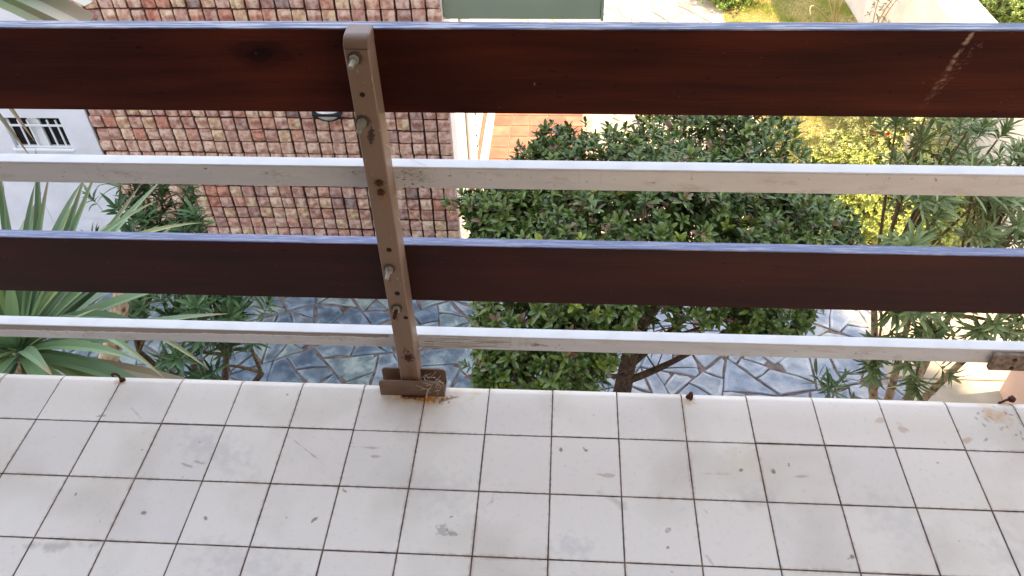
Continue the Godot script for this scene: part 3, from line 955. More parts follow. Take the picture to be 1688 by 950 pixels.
func build_far() -> void:
	# grey-green panel between the corner of the house and a slim post
	var g := root("green_panel", Vector3(-0.3, GROUND, -4.36))
	tag(g, "plain grey-green panel at head height beside the corner of the brick house", "panel")
	put("panel", box(Vector3(-0.575, 2.2, -0.05), Vector3(0.555, 3.55, 0.01), 0.004), M.green_paint, g)
	put("frame", box(Vector3(0.556, 2.19, -0.055), Vector3(0.578, 3.55, 0.016), 0.003), M.green_paint, g)
	# cream garden wall
	var w := root("garden_wall", Vector3(4.1, GROUND, -8.0))
	tag(w, "long low cream plastered wall along the right side of the lawn", "wall")
	put("wall_body", box(Vector3(-0.2, -0.05, -12.0), Vector3(0.1, 1.1, 3.55), 0.004), M.cream, w)
	put("coping", box(Vector3(-0.215, 1.1, -12.0), Vector3(0.17, 1.17, 3.57), 0.01), M.white_paint, w)
	put("brick_edging", box(Vector3(0.2, -0.05, -6.0), Vector3(0.42, 0.55, 0.5), 0.01), M.terra[0], w)
	var p := root("plaster_pier", Vector3(3.6, GROUND, -1.4))
	tag(p, "pinkish plastered wall end at the far right under the balcony edge", "wall")
	put("wall_body", box(Vector3(-0.33, -0.05, -1.46), Vector3(0.0, 2.3, 1.6), 0.006), M.pink, p)
	put("coping", box(Vector3(-0.31, 2.3, -1.45), Vector3(0.03, 2.36, 1.6), 0.008), M.pink, p)

func build_flats() -> void:
	# the building that the photograph is taken from: behind, below and above the camera
	var b := root("apartment_building", Vector3(0, GROUND, 1.0))
	tag(b, "white rendered block of flats that carries the tiled balcony", "building")
	var o := b.position
	put("facade", box(Vector3(-8, GROUND, 0.62) - o, Vector3(5, -0.2, 0.9) - o, 0.0), M.plaster, b)
	put("balcony_slab", box(Vector3(-3.2, -0.2, 0.02) - o, Vector3(2.2, -0.0215, 2.6) - o, 0.004), M.plaster, b)
	put("rear_wall", box(Vector3(-8, -0.0, 1.85) - o, Vector3(-1.4, 2.5, 2.1) - o, 0.0), M.render_wall, b)
	put("rear_wall", box(Vector3(1.0, -0.0, 1.85) - o, Vector3(5, 2.5, 2.1) - o, 0.0), M.render_wall, b)
	put("balcony_door", box(Vector3(-1.4, 0.02, 1.9) - o, Vector3(1.0, 2.2, 1.94) - o, 0.0), M.glass, b)
	put("lintel", box(Vector3(-1.4, 2.2, 1.85) - o, Vector3(1.0, 2.5, 2.1) - o, 0.0), M.render_wall, b)
	put("ceiling_slab", box(Vector3(-3.2, 2.5, -0.05) - o, Vector3(2.2, 2.84, 2.1) - o, 0.004), M.render_wall, b)
	put("upper_facade", box(Vector3(-8, 2.84, 0.9) - o, Vector3(5, 6.0, 1.2) - o, 0.0), M.plaster, b)

func build_floor() -> void:
	var f := put("balcony_floor", box(Vector3(-3.2, -0.021, 0.034), Vector3(2.2, -0.0007, 2.44), 0.0), M.grout, self)
	f.set_meta("kind", "structure")
	var R := Rect2(-1.6, -0.02, 3.2, 1.6)
	var mats := [M.tile, M.tile, M.tile2, M.tile3]
	var g := 0.00145
	for c in range(-14, 12):
		var x0 := c * 0.15 + g
		var x1 := (c + 1) * 0.15 - g
		# edge tile with a rounded nose that turns down over the slab
		var st := st_new()
		var prof := [Vector2(0.1466 - g, 0.0), Vector2(0.05, 0.0)]
		var nrm := [Vector2(0, 1), Vector2(0, 1)]
		for k in 9:
			var t := float(k) / 8.0
			var a := t * PI * 0.5
			prof.append(Vector2(0.026 - 0.026 * sin(a), -0.018 + 0.018 * cos(a)))
			nrm.append(Vector2(-sin(a), cos(a)))
		prof.append(Vector2(0.0, -0.06))
		nrm.append(Vector2(-1, 0))
		var dy := rng.randf_range(-0.0006, 0.0006)
		var dz := rng.randf_range(-0.0012, 0.0012)
		for k in prof.size() - 1:
			var p: Vector2 = prof[k]
			var q: Vector2 = prof[k + 1]
			var n0 := Vector3(0, nrm[k].y, nrm[k].x)
			var n1 := Vector3(0, nrm[k + 1].y, nrm[k + 1].x)
			var P := [Vector3(x0, p.y + dy, p.x + dz), Vector3(x1, p.y + dy, p.x + dz), Vector3(x1, q.y + dy, q.x + dz), Vector3(x0, q.y + dy, q.x + dz)]
			var uv := []
			for v in P:
				uv.append(Vector2((v.x - R.position.x) / R.size.x, (v.z - R.position.y) / R.size.y))
			quad(st, P, [n0, n0, n1, n1], uv)
			for s in [x0, x1]:
				var sn := Vector3(-1 if s == x0 else 1, 0, 0)
				var S := [Vector3(s, p.y + dy, p.x + dz), Vector3(s, q.y + dy, q.x + dz), Vector3(s, q.y - 0.008, q.x + 0.004), Vector3(s, p.y - 0.008, p.x)]
				quad(st, S, [sn, sn, sn, sn], [uv[0], uv[3], uv[3], uv[0]])
		put("edge_tile", st.commit(), mats[rng.randi() % 4], f)
		for r in 6:
			var z0 := 0.1466 + r * 0.15 + g
			var mm_ := box(Vector3(x0, -0.012, z0), Vector3(x1, rng.randf_range(-0.0004, 0.0004), z0 + 0.15 - 2 * g), 0.0008, "xz", R)
			var tl := put("floor_tile", mm_, mats[rng.randi() % 4], f)
			tl.rotation = Vector3(rng.randf_range(-0.0015, 0.0015), 0, rng.randf_range(-0.0008, 0.0008))
			tl.position = Vector3(0, -tl.rotation.z * (x0 + x1) * 0.5 + tl.rotation.x * (z0 + 0.075), 0)

# ---------------------------------------------------------------- railing
func hex_bolt(parent: Node, at: Vector3, rod: float, rm: Material) -> void:
	var st := st_new()
	var ring := func(r: float, z: float, k: int, n: int) -> Vector3: return at + Vector3(cos(TAU * k / n + 0.3) * r, sin(TAU * k / n + 0.3) * r, z)
	# washer, hexagonal nut, threaded rod
	var ws := tube([at, at + Vector3(0, 0, 0.0018)], [0.0118, 0.0118], 20)
	put("washer", ws, M.dull_steel, parent)
	for part in [[0.0086, 0.0018, 0.0092, 6]]:
		var n: int = part[3]
		for k in n:
			var a: Vector3 = ring.call(part[0], part[1], k, n)
			var b: Vector3 = ring.call(part[0], part[1], k + 1, n)
			var c: Vector3 = ring.call(part[0], part[2], k + 1, n)
			var d: Vector3 = ring.call(part[0], part[2], k, n)
			var m := ((a + b) * 0.5 - at - Vector3(0, 0, part[1])).normalized()
			flat_quad(st, a, b, c, d, m)
			tri(st, [d, c, at + Vector3(0, 0, part[2])], [Vector3.BACK, Vector3.BACK, Vector3.BACK])
	put("nut", st.commit(), M.steel, parent)
	var pts := []
	var rad := []
	var steps := int(rod / 0.0014)
	for k in steps:
		pts.append(at + Vector3(0, 0, 0.008 + k * 0.0014))
		rad.append(0.0047 if k % 2 == 0 else 0.0041)
	pts.append(at + Vector3(0, 0, 0.008 + steps * 0.0014 + 0.0006))
	rad.append(0.0032)
	put("bolt", tube(pts, rad, 12), rm, parent)

func build_railing() -> void:
	var r := root("balcony_railing")
	tag(r, "balcony railing of two dark varnished boards and two white rails on a brown post", "railing")
	var zf := -0.02
	var X0 := -2.4
	var X1 := 1.8
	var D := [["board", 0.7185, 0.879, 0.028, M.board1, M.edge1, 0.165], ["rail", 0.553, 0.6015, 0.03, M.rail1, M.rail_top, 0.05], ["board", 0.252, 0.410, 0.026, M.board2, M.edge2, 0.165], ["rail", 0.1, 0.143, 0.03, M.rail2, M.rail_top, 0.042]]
	for d in D:
		var lo := Vector3(X0, d[1], zf - d[3])
		var hi := Vector3(X1, d[2] - 0.0025, zf)
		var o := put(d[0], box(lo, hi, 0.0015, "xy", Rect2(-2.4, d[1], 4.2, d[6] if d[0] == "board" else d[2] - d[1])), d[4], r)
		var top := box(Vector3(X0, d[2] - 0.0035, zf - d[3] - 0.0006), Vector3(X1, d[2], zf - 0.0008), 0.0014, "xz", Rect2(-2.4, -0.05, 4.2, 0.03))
		put("top_strip", top, d[5], o)  # board tops carry wear and painted sky reflection; rail tops plain paint
	# square steel post with a folded, bevelled top
	var st := st_new()
	var R := Rect2(-0.38, 0.0, 0.09, 0.9)
	add_box(st, Vector3(-0.3555, 0.004, -0.0195), Vector3(-0.3125, 0.866, 0.03), 0.0035, "xy", R)
	var post := put("post", st.commit(), M.post, r)
	var cap := st_new()
	var prof := []
	var pn := []
	for k in 9:
		var a := PI * 0.5 * k / 8.0
		prof.append(Vector2(0.009 + 0.021 * cos(a), 0.866 + 0.019 * sin(a)))
		pn.append(Vector3(0, sin(a), cos(a)))
	prof.append(Vector2(-0.0195, 0.8862))
	pn.append(Vector3.UP)
	prof.append(Vector2(-0.0195, 0.864))
	pn.append(Vector3.UP)
	for k in prof.size() - 1:
		var p: Vector2 = prof[k]
		var q: Vector2 = prof[k + 1]
		for u in [[-0.3525, -0.3155, 0.0, 0.0], [-0.3552, -0.3525, -0.8, 0.0], [-0.3155, -0.3128, 0.0, 0.8]]:
			var na: Vector3 = pn[k] + Vector3(u[2], 0, 0)
			var nb: Vector3 = pn[k] + Vector3(u[3], 0, 0)
			var nc: Vector3 = pn[k + 1] + Vector3(u[3], 0, 0)
			var nd: Vector3 = pn[k + 1] + Vector3(u[2], 0, 0)
			var l0: float = 0.0022 if u[2] < 0.0 else 0.0
			var l1: float = 0.0022 if u[3] > 0.0 else 0.0
			quad(cap, [Vector3(u[0], p.y - l0, p.x - l0), Vector3(u[1], p.y - l1, p.x - l1), Vector3(u[1], q.y - l1, q.x - l1), Vector3(u[0], q.y - l0, q.x - l0)], [na.normalized(), nb.normalized(), nc.normalized(), nd.normalized()])
		for e in [[-0.3552, -1.0], [-0.3128, 1.0]]:
			var dn := Vector3(e[1], 0, 0)
			tri(cap, [Vector3(e[0], p.y - 0.0022, p.x - 0.0022), Vector3(e[0], q.y - 0.0022, q.x - 0.0022), Vector3(e[0], 0.864, 0.0)], [dn, dn, dn])
	put("cap", cap.commit(), M.brown_paint, post)
	hex_bolt(post, Vector3(-0.3385, 0.849, 0.0302), 0.026, M.steel)
	hex_bolt(post, Vector3(-0.343, 0.7295, 0.0302), 0.028, M.steel)
	hex_bolt(post, Vector3(-0.3385, 0.3875, 0.0302), 0.026, M.steel)
	hex_bolt(post, Vector3(-0.3365, 0.276, 0.0302), 0.026, M.rusty)
	for h in [[-0.3355, 0.782, 0.0048], [-0.333, 0.4365, 0.0055], [-0.3305, 0.318, 0.0058], [-0.3205, 0.247, 0.005], [-0.327, 0.14, 0.0026]]:
		put("hole", tube([Vector3(h[0], h[1], 0.027), Vector3(h[0], h[1], 0.03015)], [h[2], h[2]], 14), M.dark_hole, post)
		var rim := st_new()
		for k in 14:
			var a := TAU * k / 14
			var b := TAU * (k + 1) / 14
			var pa := Vector3(cos(a), sin(a), 0)
			var pb := Vector3(cos(b), sin(b), 0)
			var c := Vector3(h[0], h[1], 0.0303)
			flat_quad(rim, c + pa * h[2], c + pb * h[2], c + pb * (h[2] + 0.0012), c + pa * (h[2] + 0.0012), Vector3.BACK)
		put("hole_rim", rim.commit(), M.brown_paint, post)
	for s in [[-0.331, 0.599], [-0.3305, 0.5775], [-0.329, 0.1195]]:
		put("screw", tube([Vector3(s[0], s[1], 0.029), Vector3(s[0], s[1], 0.0325), Vector3(s[0], s[1], 0.0345)], [0.0075, 0.0072, 0.004], 12, 0.1), M.rusty, post)
	# U-shaped base bracket
	var br := put("bracket", box(Vector3(-0.406, 0.0012, -0.001), Vector3(-0.2535, 0.005, 0.0405), 0.001), M.brown_paint, r)
	for pl in [[0.0368, 0.0408, "front_plate"], [-0.003, 0.001, "back_plate"]]:
		var ps := st_new()
		var rr := 0.009
		var outline := [Vector2(-0.406, 0.0), Vector2(-0.2535, 0.0)]
		for k in 6:
			var a := PI * 0.5 * k / 5.0
			outline.append(Vector2(-0.2535 - rr + rr * cos(a), 0.05 - rr + rr * sin(a)))
		for k in 6:
			var a := PI * 0.5 + PI * 0.5 * k / 5.0
			outline.append(Vector2(-0.406 + rr + rr * cos(a), 0.05 - rr + rr * sin(a)))
		var n := outline.size()
		for k in range(1, n - 1):
			for z in [[pl[0], Vector3.FORWARD], [pl[1], Vector3.BACK]]:
				tri(ps, [Vector3(outline[0].x, outline[0].y, z[0]), Vector3(outline[k].x, outline[k].y, z[0]), Vector3(outline[k + 1].x, outline[k + 1].y, z[0])], [z[1], z[1], z[1]])
		for k in n:
			var a: Vector2 = outline[k]
			var b: Vector2 = outline[(k + 1) % n]
			var e := (b - a).normalized()
			flat_quad(ps, Vector3(a.x, a.y, pl[0]), Vector3(b.x, b.y, pl[0]), Vector3(b.x, b.y, pl[1]), Vector3(a.x, a.y, pl[1]), Vector3(e.y, -e.x, 0))
		put(pl[2], ps.commit(), M.brown_paint, br)
	put("screw", tube([Vector3(-0.331, 0.026, 0.0405), Vector3(-0.331, 0.026, 0.0425), Vector3(-0.331, 0.026, 0.0435)], [0.0042, 0.0042, 0.002], 12), M.brown_paint, br)
	put("rust_flake", box(Vector3(-0.355, 0.0005, 0.041), Vector3(-0.3, 0.003, 0.046), 0.001), M.rusty, br)
	# weathered joining cleat on the lower rail
	var cl := put("wooden_cleat", box(Vector3(0.968, 0.092, -0.0195), Vector3(1.25, 0.140, -0.004), 0.003), M.grey_wood, r)
	for s in [[1.013, 0.13], [1.015, 0.104]]:
		put("screw", tube([Vector3(s[0], s[1], -0.006), Vector3(s[0], s[1], -0.002)], [0.0055, 0.0042], 10), M.rusty, cl)

func build_small() -> void:
	# rusty screw hooks at the edge of the tiles
	var hk := root("screw_hook", Vector3(-1.05, 0, 0.02))
	tag(hk, "rusty open screw hook between edge tiles by the yucca leaves", "hook", "rusty hooks along the balcony edge")
	var pts := [Vector3(0, -0.005, 0), Vector3(-0.001, 0.008, 0)]
	for k in 9:
		var a := -0.3 + k * 0.48
		pts.append(Vector3(-0.0085 + 0.0085 * cos(a), 0.016 + 0.0095 * sin(a), 0.002 * sin(a)))
	var rd := []
	for k in pts.size():
		rd.append(0.0026)
	put("hook", tube(pts, rd, 8, 0.06), M.rusty, hk)
	put("plug", tube([Vector3(0.003, -0.004, 0), Vector3(0.003, 0.003, 0), Vector3(0.004, 0.006, 0)], [0.0085, 0.0075, 0.004], 9, 0.15), M.rusty, hk)
	put("flake", tube([Vector3(0.004, 0.003, 0), Vector3(0.01, 0.007, 0.002)], [0.004, 0.0015], 6, 0.2), M.rusty, hk)
	var h2 := hk.duplicate()
	h2.name = "screw_hook_001"
	add_child(h2, true)
	h2.position = Vector3(0.318, 0, 0.022)
	h2.rotation.y = PI * 0.52
	h2.set_meta("label", "rusty screw hook at the tile edge right of the post in front of bush")
	var h3 := hk.duplicate()
	h3.name = "screw_hook_002"
	add_child(h3, true)
	h3.position = Vector3(1.052, -0.002, -0.004)
	h3.rotation = Vector3(0.4, 0.3, 1.25)
	h3.set_meta("label", "bent rusty screw hook at the right corner of the tiled edge")
	# cobwebs round the post
	var cw := st_new()
	for k in 46:
		var a := Vector3(rng.randf_range(-0.315, -0.255), rng.randf_range(0.006, 0.05), rng.randf_range(0.0, 0.038))
		var b := a + Vector3(rng.randf_range(-0.025, 0.025), rng.randf_range(-0.025, 0.02), rng.randf_range(-0.02, 0.02))
		b.y = maxf(b.y, 0.005)
		b.x = clampf(b.x, -0.318, -0.254)
		add_tube(cw, bez(a, (a + b) * 0.5 - Vector3(0, 0.006, 0), b, 4), [0.0005, 0.0005, 0.0005, 0.0005, 0.0005], 4, Color.WHITE, false)
	for k in 12:
		var a := Vector3(rng.randf_range(-0.29, -0.252), rng.randf_range(0.015, 0.05), 0.042)
		var b := a + Vector3(rng.randf_range(-0.03, 0.012), rng.randf_range(-0.025, 0.02), 0.001)
		b.y = clampf(b.y, 0.004, 0.05)
		add_tube(cw, bez(a, (a + b) * 0.5, b, 3), [0.0004, 0.0004, 0.0004, 0.0004], 4, Color.WHITE, false)
	for s in [[Vector3(-0.3125, 0.67, 0.01), Vector3(-0.25, 0.602, -0.025)], [Vector3(-0.3125, 0.55, 0.0), Vector3(-0.23, 0.41, -0.03)], [Vector3(-0.3125, 0.5, 0.005), Vector3(-0.285, 0.41, -0.022)], [Vector3(-0.3125, 0.16, 0.01), Vector3(-0.27, 0.12, -0.018)], [Vector3(-0.3125, 0.12, 0.0), Vector3(-0.258, 0.045, 0.0)]]:
		add_tube(cw, bez(s[0], (s[0] + s[1]) * 0.5 - Vector3(0, 0.008, 0), s[1], 8), [0.0004, 0.0004, 0.0004, 0.0004, 0.0004, 0.0004, 0.0004, 0.0004, 0.0004], 4, Color.WHITE, false)
	var w := put("cobweb", cw.commit(), M.web, self)
	tag(w, "dusty cobweb threads caught in the post bracket", "cobweb")

# ---------------------------------------------------------------- plants
# a twig end with leaves all round it: origin at the stem, growing along +y
func sprig(seed_: int, n: int, L: float, W: float, spread: float, stem: float, c0: Color, c1: Color, bend: float, oval: bool = false, odd: float = 0.0) -> ArrayMesh:
	var r := RandomNumberGenerator.new()
	r.seed = seed_
	var st := st_new()
	add_tube(st, [Vector3(0, -stem * 0.8, 0), Vector3(0, stem, 0)], [0.0022, 0.0014], 4, Color(0.14, 0.1, 0.05), false)
	for i in n:
		var a := i * 2.4 + r.randf_range(-0.3, 0.3)
		var t := float(i) / n
		var el := lerpf(spread, spread * 0.35, t) + r.randf_range(-0.15, 0.15)
		var d := Vector3(cos(a) * sin(el), cos(el), sin(a) * sin(el))
		var up := (Vector3.UP - d * d.y)
		if up.length() < 0.05:
			up = Vector3(cos(a), 0, sin(a)) * -1.0
		var col := c0.lerp(c1, r.randf())
		if r.randf() < odd:
			col = Color(0.24, 0.2, 0.13) if r.randf() < 0.6 else Color(0.2, 0.12, 0.06)
		var l := L * r.randf_range(0.5, 1.2) * (1.0 - 0.25 * t)
		add_leaf(st, Vector3(0, stem * t, 0), d, up, l, W * r.randf_range(0.85, 1.15), bend * r.randf_range(0.3, 1.4), col, [[0.0, 0.1], [0.25, 0.72], [0.55, 1.0], [0.82, 0.78], [1.0, 0.0]] if oval else [[0.0, 0.12], [0.3, 0.85], [0.6, 0.95], [0.85, 0.5], [1.0, 0.0]])
	return st.commit()

func leafy_bush() -> void:
	var b := root("leafy_bush", Vector3(0.45, GROUND, -2.35))
	tag(b, "large dense dark green bush with small oval leaves in front of the terrace", "bush")
	var o := b.position
	var blobs := [[-0.02, -1.27, -2.89, 0.2], [0.26, -1.27, -2.51, 0.38], [0.77, -1.33, -3.03, 0.42], [1.12, -1.34, -2.92, 0.36], [0.59, -1.32, -2.21, 0.48], [-0.26, -1.46, -2.44, 0.28], [1.14, -1.40, -2.32, 0.42], [1.44, -1.51, -2.52, 0.26], [0.13, -1.39, -1.97, 0.38], [0.95, -1.57, -2.15, 0.34], [-0.19, -1.65, -1.85, 0.26], [0.04, -1.73, -1.66, 0.22], [1.15, -1.65, -2.09, 0.26], [-0.29, -1.82, -1.69, 0.14], [0.20, -1.64, -1.76, 0.20], [-0.40, -1.46, -2.68, 0.2], [-0.08, -1.41, -2.61, 0.31], [0.62, -1.5, -2.65, 0.42], [1.0, -1.5, -2.6, 0.4]]
	var tr := st_new()
	var fork := Vector3(0.5, -1.98, -2.22)
	add_tube(tr, [Vector3(0.36, GROUND, -2.05), Vector3(0.40, -2.6, -2.08), Vector3(0.44, -2.2, -2.14), fork], [0.07, 0.058, 0.052, 0.05], 10, Color.WHITE, false, 0.08)
	put("trunk", tr.commit(), M.bark, b, -o)
	var bs := [[fork, Vector3(0.62, -1.8, -2.3), Vector3(1.1, -1.45, -2.6), 0.034], [fork, Vector3(0.5, -1.7, -2.4), Vector3(0.6, -1.3, -2.6), 0.04], [Vector3(0.42, -2.35, -2.1), Vector3(0.8, -2.2, -2.15), Vector3(1.2, -1.75, -2.2), 0.026], [fork, Vector3(0.3, -1.8, -2.2), Vector3(-0.2, -1.4, -2.4), 0.03],
		[Vector3(0.44, -2.25, -2.12), Vector3(0.75, -1.95, -2.3), Vector3(1.35, -1.6, -2.5), 0.022], [Vector3(0.4, -2.6, -2.08), Vector3(0.0, -2.3, -1.95), Vector3(-0.18, -1.7, -1.9), 0.03], [Vector3(0.46, -2.1, -2.16), Vector3(0.9, -1.95, -2.2), Vector3(1.25, -1.85, -2.3), 0.012], [Vector3(0.42, -2.3, -2.1), Vector3(0.2, -2.1, -1.9), Vector3(0.08, -1.75, -1.75), 0.016]]
	for s in bs:
		var p := bez(s[0], s[1], s[2], 8)
		var rd := []
		for k in 9:
			rd.append(s[3] * (1.0 - 0.7 * k / 8.0))
		put("branch", tube(p, rd, 7, 0.08), M.bark, b, -o)
	var tw := st_new()
	for k in 90:
		var s: Array = bs[rng.randi() % bs.size()]
		var p: Array = bez(s[0], s[1], s[2], 8)
		var a: Vector3 = p[rng.randi_range(2, 8)]
		var e := a + Vector3(rng.randf_range(-0.35, 0.35), rng.randf_range(-0.12, 0.3), rng.randf_range(-0.3, 0.3))
		add_tube(tw, bez(a, (a + e) * 0.5 + Vector3(rng.randf_range(-0.05, 0.05), 0.03, 0), e, 4), [0.006, 0.005, 0.004, 0.003, 0.002], 4, Color.WHITE, false)
	var twigs := put("twigs", tw.commit(), M.twig, b, -o)
	twigs.set_meta("kind", "stuff")
	var dark := []
	for i in 6:
		dark.append(sprig(300 + i, 9, 0.07, 0.0225, 1.05, 0.05, Color(0.038, 0.078, 0.013), Color(0.17, 0.225, 0.045), 0.3, true, 0.09))
	for i in 2:
		dark.append(sprig(320 + i, 8, 0.062, 0.021, 1.2, 0.05, Color(0.05, 0.10, 0.02), Color(0.14, 0.2, 0.05), 0.4, true, 0.2))
	var fresh := []
	for i in 3:
		fresh.append(sprig(340 + i, 8, 0.062, 0.024, 1.05, 0.04, Color(0.2, 0.28, 0.035), Color(0.4, 0.42, 0.07), 0.2, true))
	var xs := []
	var cam := Vector3(0.013, 1.458, 1.266)
	for k in 10500:
		var q: Array = blobs[rng.randi() % blobs.size()]
		var w: float = q[3]
		if rng.randf() > w / 0.48 * 1.05:
			continue
		var d := Vector3(rng.randfn(), rng.randfn(), rng.randfn()).normalized()
		var rr := w * pow(rng.randf_range(0.25, 1.0), 0.5) * rng.randf_range(0.96, 1.08)
		var p := Vector3(q[0], q[1], q[2]) + d * rr
		# the open underside where trunk and branches show
		if p.y < -1.62 and p.x > 0.28 and p.x < 0.95:
			continue
		var inside := 0
		for q2 in blobs:
			if p.distance_to(Vector3(q2[0], q2[1], q2[2])) < q2[3] * 0.72:
				inside += 1
		if inside > 0 and rng.randf() < 0.25:
			continue
		var dir := (d * 0.8 + Vector3(0, 0.95, 0) + Vector3(rng.randfn(), rng.randfn(), rng.randfn()) * 0.3).normalized()
		var facing := (cam - p).normalized().dot(d)
		xs.append([Transform3D(basis_to(dir, rng.randf() * TAU, rng.randf_range(0.65, 1.15)), p - o), (p.distance_to(cam) - facing * 0.7 + (2.0 if inside > 0 else 0.0)), inside])
	# stray shoots that break the outline
	for k in 130:
		var q: Array = blobs[rng.randi() % blobs.size()]
		var d := Vector3(rng.randfn(), absf(rng.randfn()) + 0.2, rng.randfn()).normalized()
		var p: Vector3 = Vector3(q[0], q[1], q[2]) + d * q[3] * rng.randf_range(1.08, 1.3)
		if p.y < -1.62 and p.x > 0.28 and p.x < 0.95:
			continue
		xs.append([Transform3D(basis_to(d + Vector3.UP * 0.5, rng.randf() * TAU, rng.randf_range(0.8, 1.1)), p - o), p.distance_to(cam) - 0.5, 0])
	xs.sort_custom(func(a: Array, c: Array) -> bool: return a[1] < c[1])
	var pools := []
	for m in dark.size():
		pools.append([])
	for i in xs.size():
		var new_growth: bool = rng.randf() < 0.1 and xs[i][2] == 0
		var m := rng.randi() % 6
		if rng.randf() < 0.2:
			m = 6 + rng.randi() % 2
		if i < 290:
			var t: Transform3D = xs[i][0]
			put("leaf_sprig", fresh[rng.randi() % 3] if new_growth else dark[m], M.leaf, b, t.origin, t.basis)
		else:
			pools[m].append(xs[i][0])
	var nf := []
	for i in range(290, xs.size(), 14):
		if xs[i][2] == 0:
			nf.append(xs[i][0])
	var fo := mm("fresh_shoots", fresh[1], M.leaf, nf, [], b)
	fo.set_meta("kind", "stuff")
	for m in pools.size():
		if pools[m].size() > 0:
			var f := mm("foliage", dark[m], M.leaf, pools[m], [], b)
			f.set_meta("kind", "stuff")

# oleander: upright stems, whorls of long narrow leaves towards their tips
func oleander(called: String, label: String, base: Vector3, tips: Array, c0: Color, c1: Color, n_leaf: int, seed_: int) -> Node3D:
	rng.seed = seed_
	var b := root(called, base)
	tag(b, label, "shrub")
	var sp := []
	for i in 5:
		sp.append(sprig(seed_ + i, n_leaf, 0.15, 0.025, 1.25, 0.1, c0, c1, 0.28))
	var mid := Vector3.ZERO
	for t in tips:
		mid += t / tips.size()
	var hubs := []
	if tips.size() > 3:
		for k in 4:
			var hub := base.lerp(mid, 0.55) + Vector3(-0.36 + 0.26 * k, rng.randf_range(-0.15, 0.15), rng.randf_range(-0.12, 0.12))
			hubs.append(hub)
			var st0 := base + Vector3(-0.1 + 0.07 * k, 0, rng.randf_range(-0.05, 0.05))
			put("stem", tube(bez(st0, st0.lerp(hub, 0.5) + Vector3(0, 0.1, 0), hub, 6), [0.032, 0.03, 0.027, 0.025, 0.023, 0.021, 0.019], 8, 0.06), M.bark_pale if base.x > 0.0 else M.bark, b, -base)
	for t in tips:
		var tip: Vector3 = t
		var a := base
		for hb in hubs:
			if a == base or tip.distance_to(hb) < tip.distance_to(a):
				a = hb
		var m := a.lerp(tip, 0.55) + Vector3(rng.randf_range(-0.08, 0.08), 0.1, rng.randf_range(-0.08, 0.08))
		var p := bez(a, m, tip, 8)
		var rd := []
		for k in 9:
			rd.append(0.014 - 0.0011 * k)
		put("stem", tube(p, rd, 6, 0.05), M.stem, b, -base)
		for k in [8, 8, 8, 7, 7, 6, 5]:
			var q: Vector3 = p[k]
			var dir: Vector3 = (p[8] - p[5]).normalized()
			var e := q
			if k < 8 or rng.randf() < 0.5:
				e = q + Vector3(rng.randf_range(-0.14, 0.14), rng.randf_range(-0.02, 0.12), rng.randf_range(-0.14, 0.14))
				dir = (dir + (e - q).normalized() * 0.8).normalized()
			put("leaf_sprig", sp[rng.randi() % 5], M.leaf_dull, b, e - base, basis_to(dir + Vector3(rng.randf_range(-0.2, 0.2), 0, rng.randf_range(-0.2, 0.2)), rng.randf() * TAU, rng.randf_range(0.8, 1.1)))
	return b

# one sword leaf along a curve
func sword(p: Array, W: float, up: Vector3, c: Color, tip: Color, blunt: bool) -> ArrayMesh:
	var st := st_new()
	var n: int = p.size()
	var pr := []
	for i in n:
		var t := float(i) / (n - 1)
		var w := W * 0.5 * (0.55 + 0.75 * t if t < 0.45 else 0.89)
		if t > 0.45:
			w = W * 0.5 * 0.89 * (pow(maxf(0.0, 1.0 - (t - 0.45) / 0.55), 0.75) if not blunt else (1.0 - 0.35 * (t - 0.45)))
		var d: Vector3 = (p[mini(i + 1, n - 1)] - p[maxi(i - 1, 0)]).normalized()
		var s := d.cross(up).normalized()
		var u := s.cross(d).normalized()
		pr.append([p[i] + s * w + u * w * 0.3, p[i], p[i] - s * w + u * w * 0.3, (u - s * 0.3).normalized(), (u + s * 0.3).normalized(), c.lerp(tip, smoothstep(0.72, 0.97, t))])
	for i in n - 1:
		var a: Array = pr[i]
		var b: Array = pr[i + 1]
		for f in [[a[0], a[1], b[1], b[0], a[3], b[3], 1.0], [a[1], a[2], b[2], b[1], a[4], b[4], 0.9]]:
			for t in [[0, 1, 2], [0, 2, 3]]:
				var g: Vector3 = (f[t[1]] - f[t[0]]).cross(f[t[2]] - f[t[0]])
				var od: Array = t if g.dot(f[4]) <= 0.0 else [t[0], t[2], t[1]]
				for v in od:
					var cv: Color = (a[5] if v < 2 else b[5]) * f[6]
					st.set_color(cv)
					st.set_normal(f[4] if v < 2 else f[5])
					st.set_uv(Vector2.ZERO)
					st.add_vertex(f[v])
	return st.commit()

